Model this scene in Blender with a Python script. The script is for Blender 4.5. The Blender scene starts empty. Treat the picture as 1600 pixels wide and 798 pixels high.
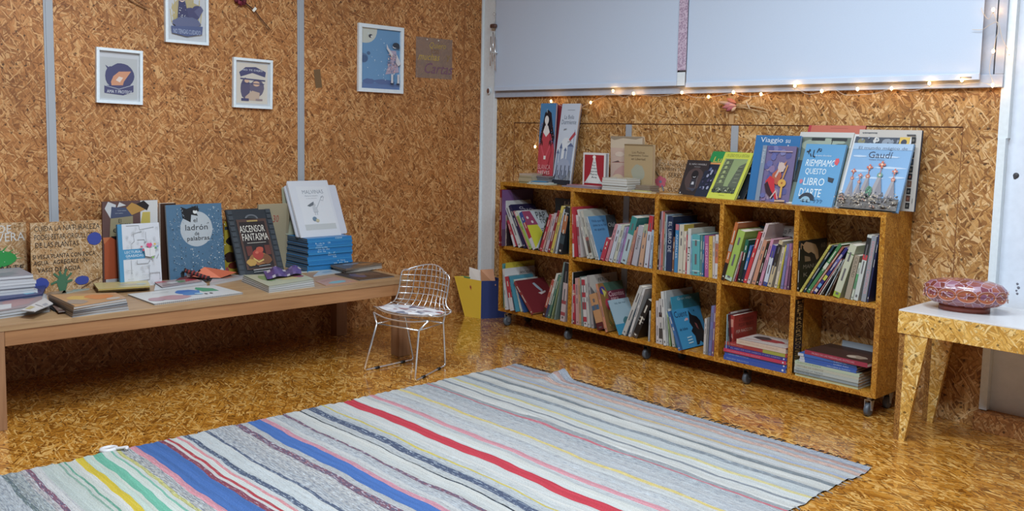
import bpy, bmesh, math, random
from mathutils import Vector, Matrix

# ------------------------------------------------------------------ camera
C = bpy.context.scene.collection
scn = bpy.context.scene
YAW, PITCH, ROLL, FPX, CYP, CXP, CAMH = -0.824039345, 0.0973258913, -0.0195853162, 1425.74783, 343.897337, 800.0, 1.2
_cy, _sy, _cp, _sp = math.cos(YAW), math.sin(YAW), math.cos(PITCH), math.sin(PITCH)
FW = Vector((_sy*_cp, _cy*_cp, -_sp)); _r = Vector((_cy, -_sy, 0)); _d = FW.cross(_r)
RT = _r*math.cos(ROLL) + _d*math.sin(ROLL); DN = -_r*math.sin(ROLL) + _d*math.cos(ROLL)
CAM = Vector((0, 0, CAMH))
cd = bpy.data.cameras.new('camera'); cam = bpy.data.objects.new('camera', cd); C.objects.link(cam)
cd.sensor_width = 36; cd.sensor_fit = 'HORIZONTAL'; cd.lens = FPX*36/1600; cd.shift_y = -(399-CYP)/1600
cd.clip_start = .05
m = Matrix((( RT.x, -DN.x, -FW.x, 0), (RT.y, -DN.y, -FW.y, 0), (RT.z, -DN.z, -FW.z, CAMH), (0, 0, 0, 1)))
cam.matrix_world = m
scn.camera = cam

# ------------------------------------------------------------------ world, lights, exposure
w = bpy.data.worlds.new('world'); scn.world = w; w.use_nodes = True
w.node_tree.nodes['Background'].inputs[0].default_value = (.62, .75, 1, 1)
w.node_tree.nodes['Background'].inputs[1].default_value = .35
scn.view_settings.view_transform = 'Standard'; scn.view_settings.look = 'None'
scn.view_settings.gamma = 1; scn.view_settings.use_curve_mapping = False
scn.view_settings.exposure = 0.0
def area(name, loc, sx, sy, power, col, rot=(0, 0, 0)):
    l = bpy.data.lights.new(name, 'AREA'); l.shape = 'RECTANGLE'; l.size = sx; l.size_y = sy
    l.energy = power; l.color = col
    o = bpy.data.objects.new(name, l); o.location = loc; o.rotation_euler = rot; C.objects.link(o)
    return o
LC = (.75, .875, 1.0)
area('ceiling_light', (-2.5, 1.2, 2.9), 1.2, .35, 86, LC)
area('ceiling_light', (-1.1, 2.3, 2.9), 1.2, .35, 64, LC)
area('ceiling_light', (-.3, .6, 2.9), 1.2, .35, 82, LC)

# ------------------------------------------------------------------ pixel rays (photograph measured at 1600x798)
def ray(x, y): return FW + RT*((x-CXP)/FPX) + DN*((y-CYP)/FPX)
def hit(x, y, ax, val):
    v = ray(x, y); return CAM + v*((val-CAM[ax])/v[ax])
def proj(P):
    q = Vector(P)-CAM; d = q.dot(FW); return CXP+FPX*q.dot(RT)/d, CYP+FPX*q.dot(DN)/d
def pxx(x, ax, val, z):
    f = lambda s: proj(((val, s, z) if ax == 0 else (s, val, z)))[0]-x
    a, b = (0.0, 6.0) if ax == 0 else (-6.0, -.2)
    if ax == 0: a = .15
    fa = f(a)
    for _ in range(50):
        mm = (a+b)/2; fm = f(mm)
        if fa*fm <= 0: b = mm
        else: a = mm; fa = fm
    s = (a+b)/2
    return Vector((val, s, z)) if ax == 0 else Vector((s, val, z))

# ------------------------------------------------------------------ materials
def lin(c): return c/12.92 if c <= .04045 else ((c+.055)/1.055)**2.4
def rgb(h, k=1.0):
    h = h.lstrip('#'); return tuple(min(.86, lin(int(h[i:i+2], 16)/255)*k) for i in (0, 2, 4))
KALB = (1.16, 1.04, .93)
def alb(h, k=1.0):
    h = h.lstrip('#'); c = [lin(int(h[i:i+2], 16)/255)*KALB[j]*k for j, i in enumerate((0, 2, 4))]
    g = sum(c)/3; return tuple(min(.85, x*.91+g*.09) for x in c)
_mc = {}
def mat(h, rough=.5, metal=0.0, emit=None, es=0, raw=False, coat=0):
    key = (h, rough, metal, emit, es, coat)
    if key in _mc: return _mc[key]
    m = bpy.data.materials.new('paint_'+h.strip('#')); m.use_nodes = True
    b = m.node_tree.nodes['Principled BSDF']
    c = alb(h) if not metal else rgb(h)
    b.inputs['Base Color'].default_value = (*c, 1); b.inputs['Roughness'].default_value = rough
    b.inputs['Metallic'].default_value = metal
    b.inputs['Coat Weight'].default_value = coat
    if emit:
        b.inputs['Emission Color'].default_value = (*emit, 1); b.inputs['Emission Strength'].default_value = es
    _mc[key] = m; return m

class NT:
    def __init__(s, m): s.t = m.node_tree; s.n = s.t.nodes; s.l = s.t.links
    def add(s, typ, **kw):
        n = s.n.new(typ)
        for k, v in kw.items():
            if k.startswith('i_'):
                kk = k[2:]; kk = int(kk) if kk.isdigit() else kk.replace('_', ' ')
                if hasattr(v, 'is_output') or isinstance(v, bpy.types.NodeSocket): s.l.new(v, n.inputs[kk])
                else: n.inputs[kk].default_value = v
            else: setattr(n, k, v)
        return n
    def math(s, op, a, b=None, c=None, clamp=False):
        n = s.n.new('ShaderNodeMath'); n.operation = op; n.use_clamp = clamp
        for i, v in enumerate((a, b, c)):
            if v is None: continue
            if isinstance(v, bpy.types.NodeSocket): s.l.new(v, n.inputs[i])
            else: n.inputs[i].default_value = v
        return n.outputs[0]
    def mix(s, f, a, b, blend='MIX'):
        n = s.n.new('ShaderNodeMix'); n.data_type = 'RGBA'; n.blend_type = blend
        for sock, v in ((n.inputs[0], f), (n.inputs[6], a), (n.inputs[7], b)):
            if isinstance(v, bpy.types.NodeSocket): s.l.new(v, sock)
            else: sock.default_value = v if not isinstance(v, tuple) or len(v) == 4 else (*v, 1)
        return n.outputs[2]
    def ramp(s, f, stops):
        n = s.n.new('ShaderNodeValToRGB'); e = n.color_ramp.elements
        while len(e) < len(stops): e.new(.5)
        for i, (p, c) in enumerate(stops): e[i].position = p; e[i].color = (*c, 1)
        s.l.new(f, n.inputs[0]); return n.outputs[0]

def osb(name, cols, scale=1.0, rough=.55, coat=0.0, bump=.25, stretch=1.0, spec=.4):
    """oriented strand board: several layers of elongated overlapping flakes; board plane picked by the face normal"""
    m = bpy.data.materials.new(name); m.use_nodes = True; N = NT(m); b = N.n['Principled BSDF']
    tc = N.add('ShaderNodeTexCoord')
    sx = N.add('ShaderNodeSeparateXYZ', i_0=tc.outputs['Object'])
    sn = N.add('ShaderNodeSeparateXYZ', i_0=tc.outputs['Normal'])
    ax = N.math('GREATER_THAN', N.math('ABSOLUTE', sn.outputs[0]), .6)
    az = N.math('GREATER_THAN', N.math('ABSOLUTE', sn.outputs[2]), .6)
    u = N.math('ADD', N.math('MULTIPLY', sx.outputs[1], ax), N.math('MULTIPLY', sx.outputs[0], N.math('SUBTRACT', 1.0, ax)))
    v = N.math('ADD', N.math('MULTIPLY', sx.outputs[1], az), N.math('MULTIPLY', sx.outputs[2], N.math('SUBTRACT', 1.0, az)))
    oi = N.add('ShaderNodeObjectInfo')
    off = N.math('MULTIPLY', oi.outputs['Random'], 7.0)
    cmb = N.add('ShaderNodeCombineXYZ', i_0=N.math('MULTIPLY', N.math('ADD', u, off), stretch), i_1=v, i_2=0.0)
    nz = N.add('ShaderNodeTexNoise', i_Vector=cmb.outputs[0], i_Scale=22.0/scale, i_Detail=2.0)
    wob = N.add('ShaderNodeVectorMath', operation='SCALE'); N.l.new(N.add('ShaderNodeVectorMath', operation='SUBTRACT', i_0=nz.outputs['Color'], i_1=(.5, .5, .5)).outputs[0], wob.inputs[0]); wob.inputs['Scale'].default_value = .022*scale
    P = N.add('ShaderNodeVectorMath', operation='ADD', i_0=cmb.outputs[0], i_1=wob.outputs[0]).outputs[0]
    col = None; hgt = None
    random.seed(len(name))
    L = [(8, .10, .028, -1), (63, .080, .019, .45), (-38, .09, .016, .5), (22, .08, .014, .55), (-72, .07, .011, .58), (95, .08, .010, .62), (-15, .065, .0070, .66), (48, .06, .0055, .68), (-55, .055, .0045, .74)]
    for k, (ang, lx, ly, thr) in enumerate(L):
        lx *= scale; ly *= scale
        mp = N.add('ShaderNodeMapping', i_Vector=P); mp.vector_type = 'TEXTURE'
        mp.inputs['Rotation'].default_value = (0, 0, math.radians(ang)); mp.inputs['Scale'].default_value = (lx, ly, 1)
        mp.inputs['Location'].default_value = (k*3.17, k*1.71, 0)
        vo = N.add('ShaderNodeTexVoronoi', i_Vector=mp.outputs[0], i_Scale=1.0, i_Randomness=1.0); vo.voronoi_dimensions = '2D'
        sc = N.add('ShaderNodeSeparateColor', i_0=vo.outputs['Color'])
        g = N.add('ShaderNodeMapping', i_Vector=mp.outputs[0]); g.inputs['Scale'].default_value = (1.3, 9, 1)
        gn = N.add('ShaderNodeTexNoise', i_Vector=g.outputs[0], i_Scale=1.0, i_Detail=2.0); gn.noise_dimensions = '2D'
        base = N.ramp(sc.outputs[0], cols)
        gr = N.math('MULTIPLY_ADD', gn.outputs['Fac'], .40, .80)
        sh = N.math('SUBTRACT', gr, N.math('MULTIPLY', N.math('POWER', vo.outputs['Distance'], 3.0), .35))
        if k: sh = N.math('MULTIPLY', sh, N.math('SUBTRACT', 1.0, N.math('MULTIPLY', N.math('GREATER_THAN', vo.outputs['Distance'], .50), .30)))
        c1 = N.add('ShaderNodeVectorMath', operation='SCALE'); N.l.new(base, c1.inputs[0]); N.l.new(sh, c1.inputs['Scale'])
        hh = N.math('SUBTRACT', sc.outputs[2], N.math('MULTIPLY', vo.outputs['Distance'], .8))
        if col is None: col = c1.outputs[0]; hgt = hh
        else:
            msk = N.math('MULTIPLY', N.math('GREATER_THAN', sc.outputs[1], thr), N.math('LESS_THAN', vo.outputs['Distance'], .60))
            col = N.mix(msk, col, c1.outputs[0])
            hm = N.add('ShaderNodeMix', i_0=msk, i_2=hgt, i_3=hh); hgt = hm.outputs[0]
    # dark voids between flakes
    dk = N.add('ShaderNodeTexVoronoi', i_Vector=P, i_Scale=34.0/scale); dk.voronoi_dimensions = '2D'
    dsc = N.add('ShaderNodeSeparateColor', i_0=dk.outputs['Color'])
    dm = N.math('MULTIPLY', N.math('LESS_THAN', dk.outputs['Distance'], .15), N.math('GREATER_THAN', dsc.outputs[0], .8))
    col = N.mix(N.math('MULTIPLY', dm, .75), col, tuple(x*.18 for x in cols[0][1]))
    big = N.add('ShaderNodeTexNoise', i_Vector=cmb.outputs[0], i_Scale=1.7, i_Detail=2.0)
    bs = N.add('ShaderNodeVectorMath', operation='SCALE'); N.l.new(col, bs.inputs[0]); N.l.new(N.math('MULTIPLY_ADD', big.outputs['Fac'], .5, .76), bs.inputs['Scale'])
    N.l.new(bs.outputs[0], b.inputs['Base Color'])
    b.inputs['Roughness'].default_value = rough; b.inputs['Specular IOR Level'].default_value = spec
    if coat: b.inputs['Coat Weight'].default_value = coat; b.inputs['Coat Roughness'].default_value = .09
    bp = N.add('ShaderNodeBump', i_Strength=bump, i_Distance=.002, i_Height=hgt); N.l.new(bp.outputs[0], b.inputs['Normal'])
    return m
def pal(*hs): 
    n = len(hs); return [((i+.5)/n if i else 0.0, rgb(h, 1.0)) for i, h in enumerate(hs)]
M_OSBA = osb('osb_left_wall', pal('#824c22', '#a46a38', '#b47640', '#be824a', '#d29e66'), 1.05)
M_OSBB = osb('osb_back_wall', pal('#84542a', '#a8743e', '#ba864a', '#c69458', '#dcb27c'), 1.2)
M_OSBF = osb('osb_floor', pal('#7c4814', '#a86a22', '#bc7c2c', '#c88a38', '#dfac62'), .9, .22, 0.7, .08, .5, .5)
M_OSBS = osb('osb_bookcase', pal('#8e5410', '#a4681a', '#b07420', '#b87e28', '#c8903c'), .6, .4, .2, .08)
M_OSBT = osb('osb_table', pal('#b07c2c', '#ce9a46', '#dcaa52', '#e6b866', '#f0cc88'), 1.15, .45, .1, .12)
M_OSBG = osb('osb_sign', pal('#987044', '#b08456', '#bc9264', '#c6a074', '#d4b48e'), .7)

def wood(name, c1, c2, axis=1, rough=.5, sc=1.0):
    m = bpy.data.materials.new(name); m.use_nodes = True; N = NT(m); b = N.n['Principled BSDF']
    tc = N.add('ShaderNodeTexCoord'); mp = N.add('ShaderNodeMapping', i_Vector=tc.outputs['Object'])
    s = [26*sc]*3; s[axis] = 1.6*sc; mp.inputs['Scale'].default_value = s
    n1 = N.add('ShaderNodeTexNoise', i_Vector=mp.outputs[0], i_Scale=1.0, i_Detail=4.0, i_Distortion=.6)
    n2 = N.add('ShaderNodeTexNoise', i_Vector=mp.outputs[0], i_Scale=5.0, i_Detail=2.0)
    f = N.math('ADD', N.math('MULTIPLY', n1.outputs['Fac'], .75), N.math('MULTIPLY', n2.outputs['Fac'], .25))
    col = N.ramp(f, [(.3, rgb(c1)), (.7, rgb(c2))])
    # knots
    mk = N.add('ShaderNodeMapping', i_Vector=tc.outputs['Object']); s = [9]*3; s[axis] = 2.2; mk.inputs['Scale'].default_value = s
    vo = N.add('ShaderNodeTexVoronoi', i_Vector=mk.outputs[0], i_Scale=1.0)
    kn = N.math('LESS_THAN', vo.outputs['Distance'], .09)
    col = N.mix(N.math('MULTIPLY', kn, .75), col, rgb('#2a160a'))
    N.l.new(col, b.inputs['Base Color']); b.inputs['Roughness'].default_value = rough
    return m
M_BENCH = wood('bench_pine', '#8a5c38', '#b07e52', 1)
M_BENCHTOP = wood('bench_top_pine', '#8d6a48', '#b39068', 1, .4)
M_LEGW = wood('bench_leg_pine', '#8a6040', '#b48660', 2)

def plaster(name, h, rough=.6, bs=60, st=.15):
    m = bpy.data.materials.new(name); m.use_nodes = True; N = NT(m); b = N.n['Principled BSDF']
    tc = N.add('ShaderNodeTexCoord'); n = N.add('ShaderNodeTexNoise', i_Vector=tc.outputs['Object'], i_Scale=float(bs), i_Detail=3.0)
    c = rgb(h); col = N.ramp(n.outputs['Fac'], [(.3, tuple(x*.93 for x in c)), (.7, c)])
    N.l.new(col, b.inputs['Base Color']); b.inputs['Roughness'].default_value = rough
    bp = N.add('ShaderNodeBump', i_Strength=st, i_Distance=.003, i_Height=n.outputs['Fac']); N.l.new(bp.outputs[0], b.inputs['Normal'])
    return m
M_WHITE = plaster('white_paint', '#e6edf8', .45)
M_FRAME = plaster('window_frame_shaded_white', '#b2bac8', .45)  # white frame made greyer, with the shade on it put into the colour
M_WHITEW = plaster('white_masonry', '#dfe5ee', .7, 30, .3)
M_CEIL = plaster('ceiling_paint', '#a8a8a8', .8)
M_FARW = plaster('far_wall_paint', '#6c6862', .8)
M_FABRIC = plaster('blind_fabric', '#ccd9ea', .7, 900, .05)
M_GREYM = mat('#98a2ae', .45)
M_CHROME = mat('#f4f4f8', .22, .85)
M_BLACK = mat('#141416', .5)
M_PAGE = mat('#cfcbc0', .8)
M_PAGEW = mat('#d5d9de', .8)

# ------------------------------------------------------------------ mesh builder
class MB:
    def __init__(s): s.bm = bmesh.new(); s.mats = []; s.M = Matrix()
    def mi(s, m):
        if m not in s.mats: s.mats.append(m)
        return s.mats.index(m)
    def v(s, p): return s.bm.verts.new(s.M @ Vector(p))
    def face(s, vs, m, smooth=False):
        try: f = s.bm.faces.new(vs)
        except ValueError: return None
        f.material_index = s.mi(m); f.smooth = smooth; return f
    def poly(s, pts, m): return s.face([s.v(p) for p in pts], m)
    def box(s, x0, x1, y0, y1, z0, z1, m, bev=0):
        vs = [s.v((x, y, z)) for x in (x0, x1) for y in (y0, y1) for z in (z0, z1)]
        fs = [s.face([vs[i] for i in q], m) for q in ((0, 1, 3, 2), (4, 6, 7, 5), (0, 4, 5, 1), (2, 3, 7, 6), (0, 2, 6, 4), (1, 5, 7, 3))]
        if bev:
            es = {e for f in fs for e in f.edges}
            bmesh.ops.bevel(s.bm, geom=list(es), offset=bev, segments=2, affect='EDGES', profile=.6)
        return vs
    def hexa(s, b, t, m):
        """box from 4 bottom and 4 top points"""
        B = [s.v(p) for p in b]; T = [s.v(p) for p in t]
        s.face(B[::-1], m); s.face(T, m)
        for i in range(4): s.face([B[i], B[(i+1) % 4], T[(i+1) % 4], T[i]], m)
    def tube(s, pts, r, m, n=8, closed=False, caps=True):
        pts = [Vector(p) for p in pts]; k = len(pts); rings = []
        up = None
        for i, p in enumerate(pts):
            a = pts[(i-1) % k] if (closed or i) else p; b = pts[(i+1) % k] if (closed or i < k-1) else p
            t = (b-a).normalized()
            if up is None:
                up = t.orthogonal().normalized()
            up = (up - t*up.dot(t))
            up = up.normalized() if up.length > 1e-6 else t.orthogonal().normalized()
            sd = t.cross(up); rr = r[i] if isinstance(r, (list, tuple)) else r
            rings.append([s.v(p + (up*math.cos(j*2*math.pi/n) + sd*math.sin(j*2*math.pi/n))*rr) for j in range(n)])
        for i in range(k if closed else k-1):
            A, B = rings[i], rings[(i+1) % k]
            for j in range(n): s.face([A[j], A[(j+1) % n], B[(j+1) % n], B[j]], m, True)
        if not closed and caps: s.face(rings[0][::-1], m); s.face(rings[-1], m)
    def lathe(s, prof, m, n=24, sc=(1, 1), caps=True, c=(0, 0, 0)):
        rings = [[s.v((c[0]+r*sc[0]*math.cos(j*2*math.pi/n), c[1]+r*sc[1]*math.sin(j*2*math.pi/n), c[2]+z)) for j in range(n)] for r, z in prof]
        for A, B in zip(rings, rings[1:]):
            for j in range(n): s.face([A[j], A[(j+1) % n], B[(j+1) % n], B[j]], m, True)
        if caps: s.face(rings[0][::-1], m); s.face(rings[-1], m)
    def sphere(s, c, r, m, n=10):
        if not isinstance(r, tuple): r = (r, r, r)
        prof = [(max(1e-4, math.sin(math.pi*i/n)), -math.cos(math.pi*i/n)) for i in range(n+1)]
        rings = [[s.v((c[0]+q*r[0]*math.cos(j*2*math.pi/n), c[1]+q*r[1]*math.sin(j*2*math.pi/n), c[2]+z*r[2])) for j in range(n)] for q, z in prof]
        for A, B in zip(rings, rings[1:]):
            for j in range(n): s.face([A[j], A[(j+1) % n], B[(j+1) % n], B[j]], m, True)
    def build(s, name, parent=None, base=None):
        me = bpy.data.meshes.new(name)
        if base is not None: bmesh.ops.translate(s.bm, verts=s.bm.verts, vec=-Vector(base))
        bmesh.ops.remove_doubles(s.bm, verts=s.bm.verts, dist=1e-6) if False else None
        s.bm.normal_update(); s.bm.to_mesh(me); s.bm.free()
        for mm in s.mats: me.materials.append(mm)
        o = bpy.data.objects.new(name, me); C.objects.link(o)
        if base is not None: o.location = base
        if parent is not None: o.parent = parent
        return o
def tag(o, label, cat, group=None):
    o['label'] = label; o['category'] = cat
    if group: o['group'] = group
    return o
def thing(name, label, cat, loc=(0, 0, 0), group=None, M=None):
    o = bpy.data.objects.new(name, None); C.objects.link(o); o.empty_display_size = .05
    if M is not None: o.matrix_world = M
    else: o.location = loc
    return tag(o, label, cat, group)
def struct(o): o['kind'] = 'structure'; return o

_tcache = {}
def text_mesh(s):
    """2-D outline faces of a text in the built-in font, as (verts, faces, bbox)"""
    if s in _tcache: return _tcache[s]
    cu = bpy.data.curves.new('lettering', 'FONT'); cu.body = s; cu.resolution_u = 2
    o = bpy.data.objects.new('lettering', cu); C.objects.link(o)
    dg = bpy.context.evaluated_depsgraph_get(); dg.update()
    me = bpy.data.meshes.new_from_object(o.evaluated_get(dg))
    vs = [(v.co.x, v.co.y) for v in me.vertices]; fs = [tuple(p.vertices) for p in me.polygons]
    bpy.data.objects.remove(o); bpy.data.curves.remove(cu); bpy.data.meshes.remove(me)
    xs = [v[0] for v in vs] or [0, 1]; ys = [v[1] for v in vs] or [0, 1]
    r = (vs, fs, (min(xs), max(xs), min(ys), max(ys))); _tcache[s] = r; return r

class Art:
    """flat print on a plane: fn(u,v,layer)->3-D point ; u,v in 0..1"""
    def __init__(s, fn, mb=None, rough=.4): s.fn = fn; s.mb = mb or MB(); s.k = 1; s.rough = rough
    def _m(s, c): return mat(c, s.rough) if isinstance(c, str) else c
    def clip(s, pts):
        for ax, lim, sg in ((0, 0, 1), (0, 1, -1), (1, 0, 1), (1, 1, -1)):
            out = []
            for i in range(len(pts)):
                a, b_ = pts[i-1], pts[i]; ia, ib = (a[ax]-lim)*sg >= 0, (b_[ax]-lim)*sg >= 0
                if ia != ib:
                    t = (lim-a[ax])/(b_[ax]-a[ax]); out.append((a[0]+(b_[0]-a[0])*t, a[1]+(b_[1]-a[1])*t))
                if ib: out.append(b_)
            pts = out
            if len(pts) < 3: return []
        return pts
    def poly(s, pts, c):
        pts = s.clip(list(pts))
        if not pts: return
        s.mb.poly([s.fn(u, v, s.k) for u, v in pts], s._m(c)); s.k += 1
    def rect(s, a, b, c, d, col): s.poly([(a, b), (c, b), (c, d), (a, d)], col)
    def disc(s, u, v, ru, rv, col, n=18, a0=0, a1=2*math.pi):
        s.poly([(u+ru*math.cos(a0+(a1-a0)*i/n), v+rv*math.sin(a0+(a1-a0)*i/n)) for i in range(n)], col)
    def blob(s, u, v, ru, rv, col, seed=0, n=14, j=.25):
        R = random.Random(seed)
        s.poly([(u+ru*(1-j*R.random())*math.cos(2*math.pi*i/n), v+rv*(1-j*R.random())*math.sin(2*math.pi*i/n)) for i in range(n)], col)
    def line(s, pts, wd, col):
        for (a, b), (c, d) in zip(pts, pts[1:]):
            dx, dy = c-a, d-b; l = math.hypot(dx, dy) or 1; nx, ny = -dy/l*wd/2, dx/l*wd/2
            q = s.clip([(a+nx, b+ny), (c+nx, d+ny), (c-nx, d-ny), (a-nx, b-ny)])
            if q: s.mb.poly([s.fn(u, v, s.k) for u, v in q], s._m(col))
        s.k += 1
    def text(s, t, a, b, c, d, col, vert=False, slant=0):
        vs, fs, (x0, x1, y0, y1) = text_mesh(t); mm = s._m(col)
        bv = []
        for x, y in vs:
            p, q = (x-x0)/(x1-x0 or 1), (y-y0)/(y1-y0 or 1)
            if vert: uu, vv = a+(c-a)*q, d-(d-b)*p
            else: uu, vv = a+(c-a)*(p+slant*q), b+(d-b)*q
            bv.append(s.mb.v(s.fn(uu, vv, s.k)))
        for f in fs: s.mb.face([bv[i] for i in f], mm)
        s.k += 1
    def dots(s, n, a, b, c, d, r, cols, seed=1, asp=1):
        R = random.Random(seed)
        for i in range(n):
            u = a+(c-a)*R.random(); v = b+(d-b)*R.random(); rr = r*(.5+R.random())
            s.disc(u, v, rr, rr*asp, R.choice(cols), 6); 
        s.k += 1
    def build(s, parent, name='cover_print'):
        return s.mb.build(name, parent)

# ------------------------------------------------------------------ books
EPS = .00022
def book(name, label, cat, group, M, w, h, t, cov, spine=None, pages=None, art=None, spart=None, back=None, bd=.0022, over=.003, rough=.38):
    """local frame: spine at x=0, front cover at y=0 looking to -y, z up"""
    o = thing(name, label, cat, group=group, M=M)
    cov_m = mat(cov, rough); sp = mat(spine, rough) if spine else cov_m; bk = mat(back, rough) if back else sp
    pg = mat(pages, .8) if pages else M_PAGE
    bd = min(bd, t*.2)
    b = MB(); b.box(0.0015, w, 0, bd, 0, h, cov_m); b.box(0.0015, w, t-bd, t, 0, h, bk); b.box(0, .0017, 0, t, 0, h, sp)
    b.build('cover', o)
    p = MB(); p.box(.0018, w-over, bd, t-bd, over, h-over, pg); p.build('page_block', o)
    if art: A = Art(lambda u, v, k: (u*w, -EPS*k, v*h)); art(A); A.build(o)
    if spart: A = Art(lambda u, v, k: (-EPS*k, t*(1-u), v*h)); spart(A); A.build(o, 'spine_print')
    return o
def frame_M(P, W, U):
    W = Vector(W).normalized(); U = Vector(U); U = (U-W*U.dot(W)).normalized(); Y = U.cross(W)
    M = Matrix.Identity(4)
    for i in range(3): M[i][0] = W[i]; M[i][1] = Y[i]; M[i][2] = U[i]; M[i][3] = P[i]
    return M
def behind(F, dist, TL, TR, z):
    """plane parallel to the book standing at F, dist further back; top corners where the photograph shows them"""
    W, Y, U, O = (Vector([F[i][k] for i in range(3)]) for k in (0, 1, 2, 3))
    O = O+Y*dist; O = O+U*((z-O.z)/U.z)
    def on(px):
        v = ray(*px); return CAM+v*((O-CAM).dot(Y)/v.dot(Y))
    a, b_ = on(TL), on(TR); u0 = (a-O).dot(W)
    return frame_M(O+W*u0, W, U), (b_-a).dot(W), (a-O).dot(U)
def standing(BL, BR, TL, fix, z, wall):
    """book seen from the front: bottom edge at px x BL..BR on the line y=fix (wall B) or x=fix (wall A)"""
    ax = 1 if wall == 'B' else 0
    a = pxx(BL, ax, fix, z); b = pxx(BR, ax, fix, z); t = hit(*TL, 1-ax, a[1-ax]); U = t-a
    return frame_M(a, b-a, U), (b-a).length, U.length
# ------------------------------------------------------------------ room shell
XA, YB = -4.61, 4.0
def sbox(name, x0, x1, y0, y1, z0, z1, m, bev=0):
    b = MB(); b.box(x0, x1, y0, y1, z0, z1, m, bev); return struct(b.build(name))
sbox('floor', -4.8, 2.7, -3.2, 4.25, -.05, 0, M_OSBF)
sbox('ceiling', -4.8, 2.7, -3.2, 4.25, 2.98, 3.05, M_CEIL)
sbox('wall_left', -4.75, XA, -3.2, 4.2, 0, 2.98, M_OSBA)
sbox('wall_front', -4.61, 2.7, -3.2, -3.05, 0, 2.98, M_FARW)
sbox('wall_right', 2.55, 2.7, -3.05, 4.2, 0, 2.98, M_FARW)
b = MB()                                                        # back wall: boards below, opening for the window above
b.box(XA, -1.40, YB, YB+.2, 0, 1.415, M_OSBB); struct(b.build('wall_back'))
sbox('wall_back', XA, 2.55, YB+.0, YB+.2, 2.62, 2.98, M_WHITEW)
sbox('wall_back', -1.40, 2.55, YB+.02, YB+.2, 0, 2.98, M_WHITEW)
# white post in the corner, with its flange
b = MB(); b.box(XA, -4.485, 3.970, YB, 0, 2.98, M_WHITE, .003); b.box(XA, -4.597, 3.960, 3.970, 0, 2.98, M_WHITE, .001); struct(b.build('trim_1'))
# seams of the boards on the left wall
M_SEAM = mat('#5a3418', .9); M_GROOVE = mat('#4a2a10', .9)
sbox('trim_2', XA, XA+.0015, 3.815, 3.819, 0, 2.98, mat('#8a5a30', .8))
# grey metal strips over the joints
for y in (1.322, 2.630):
    b = MB(); b.box(XA, XA+.004, y-.021, y+.021, .418, 2.98, M_GREYM, .001); b.box(XA+.004, XA+.007, y-.012, y+.012, .418, 2.98, M_GREYM, .001)
    struct(b.build('trim_3'))
# grooves of the access panel and metal strips on the back wall
b = MB()
b.box(-4.315, -1.547, YB-.0025, YB, 1.251, 1.2555, M_GROOVE); b.box(-1.5485, -1.546, YB-.0015, YB, .45, 1.2555, mat('#7a4c24', .9)); b.box(-4.317, -4.313, YB-.0025, YB, .3, 1.2555, mat('#7a4c24', .9))
struct(b.build('trim_4'))
for x in (-3.362, -2.662):
    b = MB(); b.box(x-.021, x+.021, YB-.005, YB, .1, 1.249, M_GREYM, .001); struct(b.build('trim_5'))
sbox('trim_6', -2.70, -2.672, YB-.003, YB, 1.256, 1.40, mat('#b8935e', .7))
# white masonry column edge, its trim strip and the low board box in front of it
sbox('trim_7', -1.402, -1.372, 3.985, YB+.03, .08, 1.21, M_WHITE)
sbox('trim_8', -1.404, -1.366, 3.988, YB+.03, 1.21, 2.98, M_WHITE)
b = MB(); b.box(-1.408, 2.0, 3.945, YB+.02, 0, .076, M_OSBA, .001); struct(b.build('baseboard_back'))
b = MB()
for u, v, r in ((-1.335, 1.06, .012), (-1.338, 1.052, .007)):
    b.sphere((u, YB+.02, v), (r, .006, r), mat('#3a3a40', .6), 8)
for u, v, r in ((-1.30, .62, .005), (-1.295, .605, .006), (-1.302, .592, .004), (-1.298, .58, .005)):
    b.sphere((u, YB+.02, v), (r, .003, r), mat('#6a7080', .7), 6)
struct(b.build('trim_9'))

# window with frame, glass and mullion
M_GLASS = mat('#20262e', .08)
b = MB(); b.box(-4.50, -1.395, 3.975, YB+.1, 1.415, 1.468, M_FRAME, .003); b.box(-4.50, -1.395, 3.975, YB+.1, 2.56, 2.62, M_FRAME, .003)
b.box(-4.50, -4.455, 3.975, YB+.1, 1.468, 2.56, M_FRAME, .003); b.box(-1.43, -1.395, 3.975, YB+.1, 1.468, 2.56, M_FRAME, .003)
b.box(-1.494, -1.438, 3.985, YB+.1, 1.468, 2.56, M_FRAME, .003); b.box(-3.02, -2.93, 3.985, YB+.1, 1.468, 2.56, M_FRAME, .003)
fr = struct(b.build('window_1'))
b = MB(); b.box(-4.455, -1.43, 4.05, 4.056, 1.468, 2.56, M_GLASS); g = b.build('glass_pane', fr)
b = MB(); b.box(-1.4375, -1.431, 3.99, 4.0, 1.468, 2.56, M_BLACK); b.build('dark_gap_strip', fr)  # black strip added to darken the narrow gap between the two stiles
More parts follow.
